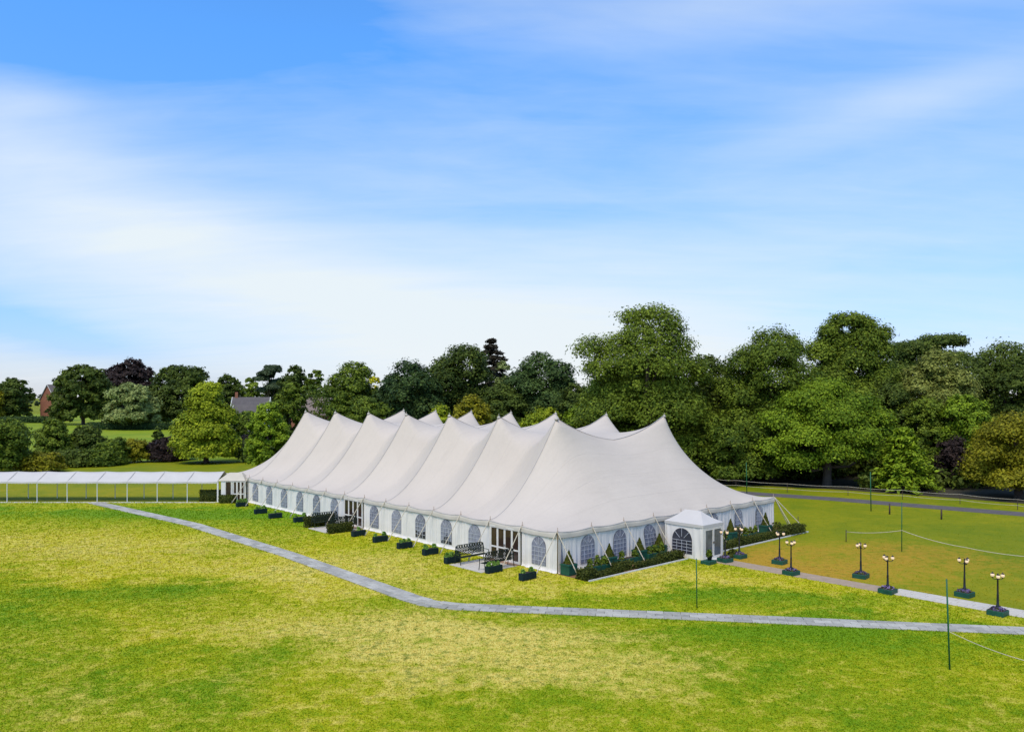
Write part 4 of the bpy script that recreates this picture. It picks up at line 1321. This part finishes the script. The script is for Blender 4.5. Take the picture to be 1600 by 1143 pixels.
# ------------------------------------------------------------------ trees
RG, CGm, LG = 'trees of the wood on the right', 'trees behind the marquee', 'trees beyond the far field'
big = [(-.55, 0, .62, .42, .11), (-.82, .1, .73, .26, .07), (-.15, -.2, .64, .50, .14), (.35, 0, .62, .50, .13), (.75, .1, .58, .36, .11), (0, 0, .78, .46, .11), (-.35, .1, .74, .38, .09), (.30, .1, .76, .40, .09),
       (.10, 0, .90, .36, .085), (.32, .1, .86, .28, .07), (-.10, .1, .93, .24, .055), (-.6, 0, .38, .42, .13), (.1, -.3, .38, .55, .15), (.7, 0, .34, .40, .14), (-.2, -.2, .18, .5, .12), (.5, -.2, .18, .45, .12), (-.75, 0, .18, .35, .12), (0, .1, .52, .62, .17), (-.4, .2, .50, .4, .14)]
tree(1012, 476, 99, 222, 'mid', 'tallest broadleaf tree with a narrow upper crown, behind the right peaks', RG, lobes=big, seed=1, dens=1.0)
tree(1005, 548, 113, 170, 'mid', 'broad green tree filling in behind the trunk of the tallest tree', RG, seed=101)
tree(1112, 556, 108, 90, 'dark', 'dark green tree in the dip right of the tallest tree', RG, seed=2)
tree(1205, 514, 100, 165, 'mid', 'round topped tree left of the wispy tall tree', RG, seed=33, n=24)
wisp = [(-.5, 0, .88, .18, .05), (-.25, 0, .94, .20, .05), (.05, 0, .95, .20, .045), (.35, .1, .92, .20, .05), (.62, 0, .87, .18, .05), (-.35, .1, .82, .30, .07), (.2, 0, .83, .32, .08), (.6, 0, .76, .28, .08), (-.7, 0, .74, .26, .08), (0, .1, .70, .55, .12), (-.5, 0, .58, .45, .12), (.6, 0, .58, .45, .12), (0, 0, .40, .7, .2)]
tree(1332, 490, 105, 150, 'mid', 'tall wispy topped tree at the middle of the right wood', RG, seed=4, lobes=wisp)
maple = [(-.05, 0, .92, .30, .075), (-.35, -.1, .80, .36, .10), (.35, 0, .78, .38, .09), (-.70, 0, .62, .34, .10), (0, -.2, .66, .42, .12), (.72, 0, .64, .30, .08), (.95, .1, .50, .20, .06), (-.45, -.3, .47, .36, .10), (.30, -.3, .48, .36, .10), (-.85, 0, .36, .26, .08), (.05, -.3, .32, .32, .08), (-.55, -.2, .24, .30, .08), (.62, -.2, .32, .26, .07), (.15, .5, .55, .4, .15)]
tree(1292, 596, 93, 196, 'bright', 'bright green spreading maple at the front of the wood', RG, seed=55, lobes=maple)
tree(1455, 530, 122, 150, 'dark', 'flat topped dark pine showing above the flowering tree', RG, 'cedar', cb=.4, seed=6)
tree(1467, 549, 102, 120, 'blossom', 'tree with pale flowering tips in the right wood', RG, seed=7, n=24)
tree(1572, 536, 108, 160, 'dark', 'dark broad tree at the right edge of the photo', RG, seed=8, n=24)
tree(1668, 545, 106, 150, 'mid', 'tree just outside the right edge', RG, seed=81)
tree(1518, 615, 95, 90, 'bright', 'small bright green tree above the purple shrub', RG, seed=9)
tree(1592, 646, 82, 150, 'olive', 'yellowish olive tree low at the right edge', RG, seed=10, cb=.03, n=24)
tree(1490, 682, 92, 50, 'purple', 'dark purple leaved small tree left of the olive tree', RG, seed=12, cb=.05)
tree(1412, 668, 88, 112, 'bright', 'layered light green young conifer at the edge of the wood', RG, 'conifer', seed=13, dens=.5, leaf=.26)
tree(1150, 640, 96, 130, 'mid', 'lower tree right behind the sloping tent end', RG, seed=14, cb=.03)
tree(1230, 600, 101, 120, 'dark', 'dark tree between the round tree and the maple', RG, seed=15, cb=.05)
tree(1385, 590, 103, 110, 'dark', 'dark green tree behind the layered conifer', RG, seed=16, cb=.05)
tree(950, 590, 106, 110, 'mid', 'green tree below the left shoulder of the tallest tree', RG, seed=17, cb=.03)
tree(1060, 610, 104, 120, 'mid', 'green tree low on the right of the tallest tree', RG, seed=18, cb=.03)
tree(1440, 620, 98, 90, 'mid', 'green tree below the flowering one', RG, seed=19, cb=.05)

tree(553, 566, 135, 98, 'mid', 'green tree behind the second and third front peaks', CGm, seed=20, cb=.05)
tree(586, 588, 155, 34, 'gold', 'slim golden yellow tree between two dark crowns', CGm, seed=21, cb=.05)
tree(636, 564, 130, 108, 'blue', 'blue green tree right of the golden tree', CGm, seed=22, cb=.03, n=24)
tree(716, 540, 138, 122, 'dark', 'tall oak like tree left of the dark conifer', CGm, seed=23, cb=.03, n=24)
tree(768, 528, 162, 112, 'cone', 'dark brownish conifer poking above the wood behind the peaks', CGm, 'conifer', seed=24)
tree(786, 566, 146, 40, 'silver', 'slim grey green tree right of the dark conifer', CGm, seed=25, cb=.05)
tree(848, 553, 128, 118, 'blue', 'dark blue green tree left of the tallest tree', CGm, seed=26, cb=.03, n=24)
tree(790, 600, 126, 90, 'dark', 'dark green tree below the grey green one', CGm, seed=261, cb=.03)
tree(672, 600, 150, 90, 'dark', 'dark tree filling the dip behind the middle peaks', CGm, seed=262, cb=.03)
tree(905, 600, 120, 80, 'dark', 'dark tree in the gap left of the tallest tree', CGm, seed=263, cb=.03)
tree(738, 618, 112, 74, 'olive', 'yellow green small tree above the middle rear peaks', CGm, seed=27, cb=.03)
tree(690, 633, 112, 50, 'lime', 'yellowish bush peeking between the rear peaks', CGm, 'bush', seed=271, trunk=False, cat='bush')
tree(846, 636, 108, 72, 'lime', 'yellow green bush above the rear peak left of the saddle', CGm, 'bush', seed=28, trunk=False, cat='bush')
tree(905, 630, 107, 60, 'bright', 'bright green bush right behind the near front peak', CGm, 'bush', seed=29, trunk=False, cat='bush')
tree(575, 620, 118, 80, 'mid', 'low green tree behind the third front peak', CGm, seed=281, cb=.03)
tree(533, 612, 128, 50, 'mid', 'green tree behind the second front peak beside the brick house', CGm, seed=282, cb=.03)
tree(453, 597, 150, 60, 'mid', 'round green tree between the slate roofed house and brick house', CGm, seed=30, cb=.03)
tree(418, 628, 108, 66, 'bright', 'rounded bright green tree left of the first peak', CGm, seed=31, cb=.02)
tree(420, 572, 262, 52, 'cedar', 'flat layered cedar on the skyline above the slate roof', LG, 'cedar', seed=32)
tree(462, 570, 255, 50, 'dark', 'tree on the skyline right of the cedar', LG, seed=34)
tree(490, 578, 250, 40, 'mid', 'pale tree on the skyline left of the green trees', LG, seed=35)
tree(440, 590, 270, 60, 'dark', 'low tree on the skyline behind the round tree', LG, seed=36)
tree(393, 588, 300, 34, 'mid', 'small round tree on the skyline left of the cedar', LG, seed=37)

lime_l = [(0, 0, .14, .92, .15), (-.45, 0, .25, .62, .15), (.45, 0, .25, .6, .15), (0, -.2, .38, .74, .14), (.62, .1, .55, .40, .15), (-.2, 0, .54, .58, .13), (.2, 0, .62, .52, .13), (-.05, 0, .74, .52, .11), (0, 0, .86, .46, .09), (.1, 0, .93, .34, .06), (-.7, .2, .40, .35, .13)]
tree(322, 597, 125, 92, 'lime', 'tall lime green tree with stepped crown standing before the far field', 'trees and bushes along the far field edge', lobes=lime_l, seed=41, dens=1.0)
tree(130, 570, 300, 84, 'dark', 'dark twin topped tree right of the brick gable', LG, seed=42, dens=1.0)
tree(198, 562, 330, 88, 'purple', 'copper leaved tree on the left skyline', LG, seed=43, dens=1.0)
tree(204, 598, 252, 82, 'silver', 'silvery willow like tree in front of the copper tree', LG, seed=44, cb=.04, dens=1.0)
tree(286, 571, 268, 96, 'dark', 'dark domed tree behind the lime green tree', LG, seed=45, dens=1.0, n=24)
tree(357, 586, 330, 48, 'dark', 'dark tree on the skyline left of the slate roofed house', LG, seed=46, dens=1.0)
tree(14, 592, 335, 66, 'dark', 'dark tree at the left edge beside the brick gable', LG, seed=47, dens=1.0)
tree(-30, 600, 320, 70, 'olive', 'yellow green tree cut by the left edge', LG, seed=48)
tree(160, 600, 300, 50, 'dark', 'dark low tree between the twin topped and copper trees', LG, seed=49, dens=1.0)
tree(240, 610, 300, 60, 'dark', 'dark low tree between the silvery and domed trees', LG, seed=491, dens=1.0)
tree(92, 634, 310, 40, 'dark', 'small dark tree below the brick gable', LG, seed=492, dens=1.0)

EG = 'trees and bushes along the far field edge'
def bush(px, top, base, wpx, fol, label, seed, group=EG, name='bush', cat='bush'):
    D = F * H / (base - YH)
    tree(px, top, D, wpx, fol, label, group, 'bush', .02, seed, 1.0, name=name, trunk=False, cat=cat)
bush(2, 655, 739, 84, 'mid', 'big dark green bush at the left edge', 50)
bush(84, 655, 724, 52, 'mid', 'loose leafy bush right of the left edge bush', 51)
bush(138, 663, 722, 50, 'dark', 'dense dark bush in the middle of the field edge', 52)
bush(65, 705, 737, 70, 'olive', 'low olive bramble below the leafy bush', 53)
bush(178, 683, 724, 50, 'mid', 'low green bush right of the dense dark bush', 54)
bush(210, 685, 722, 46, 'olive', 'yellowish bush beside the purple hedge', 55)
bush(258, 684, 720, 62, 'purple', 'purple leaved bush left of the lime green tree', 56)
bush(384, 680, 712, 50, 'purple', 'purple leaved bush right of the lime green tree', 57)
bush(247, 667, 712, 18, 'dark', 'small sapling standing above the purple bush', 58, name='sapling', cat='sapling')
bush(110, 702, 728, 90, 'dark', 'low dark thicket below the two leafy bushes', 59)
bush(160, 700, 727, 70, 'mid', 'low green thicket left of the yellowish bush', 60)
bush(282, 690, 718, 50, 'dark', 'low dark bush touching the lime green tree', 61)
bush(360, 690, 712, 40, 'dark', 'low dark bush at the right foot of the lime tree', 62)
bush(410, 690, 712, 50, 'mid', 'low bush left of the first tent peak', 63)

tree(384, 641, 192, 50, 'mid', 'bushy tree below the slate roofed houses', LG, seed=471)
tree(352, 640, 185, 36, 'dark', 'dark bushy tree just right of the lime tree crown', LG, seed=472)

def far_hedge(x0, x1, D, h, label, depth=1.6):
    a, b = (x0 - 800) / F * D, (x1 - 800) / F * D
    t = thing('field_hedge', label, 'hedge', ((a + b) / 2, D, 0), 0, 'clipped hedges across the far field')
    inst('foliage', leaf_box(b - a, depth, h, int((b - a) * h * 14) + 300, .5, 'blue', rngf, .10), t)
far_hedge(138, 290, 252, 2.3, 'long clipped hedge in front of the silvery tree')
far_hedge(-60, 78, 318, 2.6, 'clipped hedge at the left edge beyond the field')
far_hedge(345, 440, 190, 2.2, 'hedge below the slate roofed house')

# dense undergrowth and back rows of the wood, which reads as one mass
def mass(name, spans, fol, seed, size):
    rng = np.random.default_rng(seed); Vs, Fs, Ts = [], [], []; nb = 0
    for (x0, x1, D, h, n) in spans:
        a, b = (x0 - 800) / F * D, (x1 - 800) / F * D
        lob = []
        m = max(4, int((b - a) / (h * .45)))
        for i in range(m):
            hh = h * rng.uniform(.75, 1.1); lob.append((a + (b - a) * (i + rng.uniform(.2, .8)) / m, D + rng.uniform(-2, 2), hh * .48, h * .42, h * .35, hh * .5))
        V, Fc, t, _ = lobes_to_leaves(lob, n, size, rng, .9, 24, lo=-.9); V[:, 2] = np.maximum(V[:, 2], .03)
        Vs.append(V); Fs.append(Fc + nb); Ts.append(t); nb += len(V)
    o = inst(name, mesh_np(name, np.concatenate(Vs), np.concatenate(Fs), FOL[fol], np.concatenate(Ts))); o['kind'] = 'stuff'; return o
mass('woodland_undergrowth', [(880, 1760, 116, 13, 60000), (480, 930, 158, 12.5, 24000), (1120, 1560, 104, 4.5, 16000), (490, 930, 142, 10, 24000), (1480, 1760, 96, 5, 5000), (1340, 1760, 91, 2.6, 5000), (1090, 1330, 101, 3.5, 5000)], 'dark', 91, .36)
mass('far_treeline', [(-420, 420, 560, 13, 12000), (380, 640, 420, 12, 4000), (320, 520, 300, 9, 3000)], 'cedar', 92, 1.3)
mass('distant_wood', [(-1600, 3000, 900, 18, 26000)], 'cedar', 94, 3.6)
mass('far_thicket', [(370, 520, 128, 3.2, 3500), (-60, 60, 116, 2.4, 1500)], 'dark', 93, .35)

# ------------------------------------------------------------------ houses
def house(px, D, w, d, eave, ridge, rz, wall, roof, label, gable_front=False, wins=(), chimneys=(), hip=0.0):
    t = thing('house', label, 'house', ((px - 800) / F * D, D, 0), rz, 'houses beyond the trees on the left')
    b = MB(); b.box(-w / 2, w / 2, -d / 2, d / 2, 0, eave)
    wl = MB(); wl.box(-w / 2, w / 2, -d / 2, d / 2, 0, eave)
    for sx in (-1, 1): wl.face([(sx * w / 2, -d / 2, eave), (sx * w / 2, d / 2, eave), (sx * (w / 2 - .001), 0, ridge - .05)])
    wl.build('wall', wall, t)
    r = MB(); o = .35; th = .16
    for s in (-1, 1):
        a, bb_, c, e = (-w / 2 - o, s * (d / 2 + o), eave - .15), (w / 2 + o, s * (d / 2 + o), eave - .15), (w / 2 + o, 0, ridge), (-w / 2 - o, 0, ridge)
        up = [(p[0], p[1], p[2] + th) for p in (a, bb_, c, e)]; r.loft([[a, bb_, c, e], up], True, True)
    ro = r.build('roof', roof, t)
    for (cx, ch) in chimneys: MB().bevbox(cx - .4, cx + .4, -.35, .35, ridge - .6, ridge + ch, .03).build('chimney', M_brick, ro)
    for sx in (-1, 1):
        for s in (-1, 1): MB().tube([(sx * (w / 2 + o + .02), s * (d / 2 + o), eave), (sx * (w / 2 + o + .02), 0, ridge + .12)], .14, 4).build('bargeboard', M_render, t)
    for (x, z, ww, hh) in wins:
        wi = MB().box(x - ww / 2, x + ww / 2, -d / 2 - .06, -d / 2 + .02, z, z + hh).build('window', M_white, t)
        MB().box(x - ww / 2 + .1, x + ww / 2 - .1, -d / 2 - .075, -d / 2 - .062, z + .1, z + hh - .1).build('pane', M_dark, wi)
    return t
house(88, 345, 9, 8, 9.0, 15.6, math.radians(74), M_brick, M_tile, 'red brick house with pale edged gable on the left skyline', wins=((-3, 4.6, 1.4, 1.6), (3, 4.6, 1.4, 1.6)))
house(393, 235, 10, 8, 7.2, 10.2, math.radians(12), M_brick, M_slate, 'slate roofed house with a chimney between the lime and round trees', wins=((-4, 2.4, 1.4, 1.4), (0, 2.4, 1.4, 1.4), (4, 2.4, 1.4, 1.4)), chimneys=((-4.2, 1.6),))
house(392, 205, 8, 7, 4.6, 8.2, math.radians(4), M_render, M_slate, 'low slate roofed house with skylights behind the bright green tree')
house(488, 172, 8, 7, 6.6, 10.2, math.radians(8), M_brick, M_tile, 'red brick house glimpsed above the first tent peak', wins=((.6, 3.6, 1.0, 1.4),))

# ------------------------------------------------------------------ mown grass blades
def inside(poly, x, y):
    r = np.zeros(len(x), bool); n = len(poly)
    for i in range(n):
        (x0, y0), (x1, y1) = poly[i], poly[(i + 1) % n]
        c = ((y0 > y) != (y1 > y)) & (x < (x1 - x0) * (y - y0) / (y1 - y0 + 1e-12) + x0); r ^= c
    return r
def grass(name, n, y0, y1, keep, m, seed, hgt, smax=2.0):
    rng = np.random.default_rng(seed)
    Y = 1 / (rng.random(n) * (1 / y0 - 1 / y1) + 1 / y1); X = (rng.random(n) - .5) * 2 * (Y * .70 + 2)
    k = keep(X, Y); X, Y = X[k], Y[k]; n = len(X)
    s = np.clip(Y / 30, .8, smax)
    a = rng.random(n) * 6.283; w = (.020 + .018 * rng.random(n)) * s; h = hgt * (.5 + rng.random(n)) * s; l = rng.random(n) * 6.283; ln = h * rng.uniform(.2, 1.0, n)
    b = np.stack([X, Y, np.zeros(n) - .003], 1)
    dx = np.stack([np.cos(a) * w, np.sin(a) * w, np.zeros(n)], 1); tp = np.stack([np.cos(l) * ln, np.sin(l) * ln, h], 1)
    V = np.stack([b - dx, b + dx, b + tp], 1).reshape(-1, 3)
    o = inst(name, mesh_np(name, V, np.arange(3 * n).reshape(n, 3), m, rng.random(n))); o['kind'] = 'stuff'
SPn = np.array([[p.x, p.y] for p, _ in SP])
def loc_arr(X, Y):
    dx, dy = X - TC[0], Y - TC[1]; return dx * E2[0] + dy * E2[1], dx * E1[0] + dy * E1[1]
def off_path(X, Y):
    ok = np.ones(len(X), bool)
    for i in range(0, len(SPn), 2): ok &= (X - SPn[i, 0]) ** 2 + (Y - SPn[i, 1]) ** 2 > .36
    v, u = loc_arr(X, Y)
    ok &= ~((v > -.1) & (v < 24.5) & (u > -.1) & (u < 48.9))
    ok &= ~((v > -.2) & (v < 25) & (u > -2.75) & (u < 0))
    ok &= ~((v > PV0) & (v < PV1) & (u < -3.8))
    ok &= ~((v > 9.2) & (v < 11.6) & (u > -3.9) & (u < 0))
    ok &= ~((v > -3.25) & (v < 0) & (((u > 3.0) & (u < 6.3)) | ((u > 21.2) & (u < 24.6))))
    return ok
grass('lawn_grass', 480000, 23, 79, lambda X, Y: inside(FRONT_POLY, X, Y) & off_path(X, Y), M_blade, 3, .033)
grass('darkened_side_lawn_grass', 90000, 28, 100, lambda X, Y: (~inside(FRONT_POLY, X, Y)) & off_path(X, Y) & (Y < 96) & ((F * (H / Y) + YH > 758 + np.maximum(0, (F * X / Y + 800 - 1160)) * .067) | (X < 0)), M_bladeb, 4, .020, 1.1)
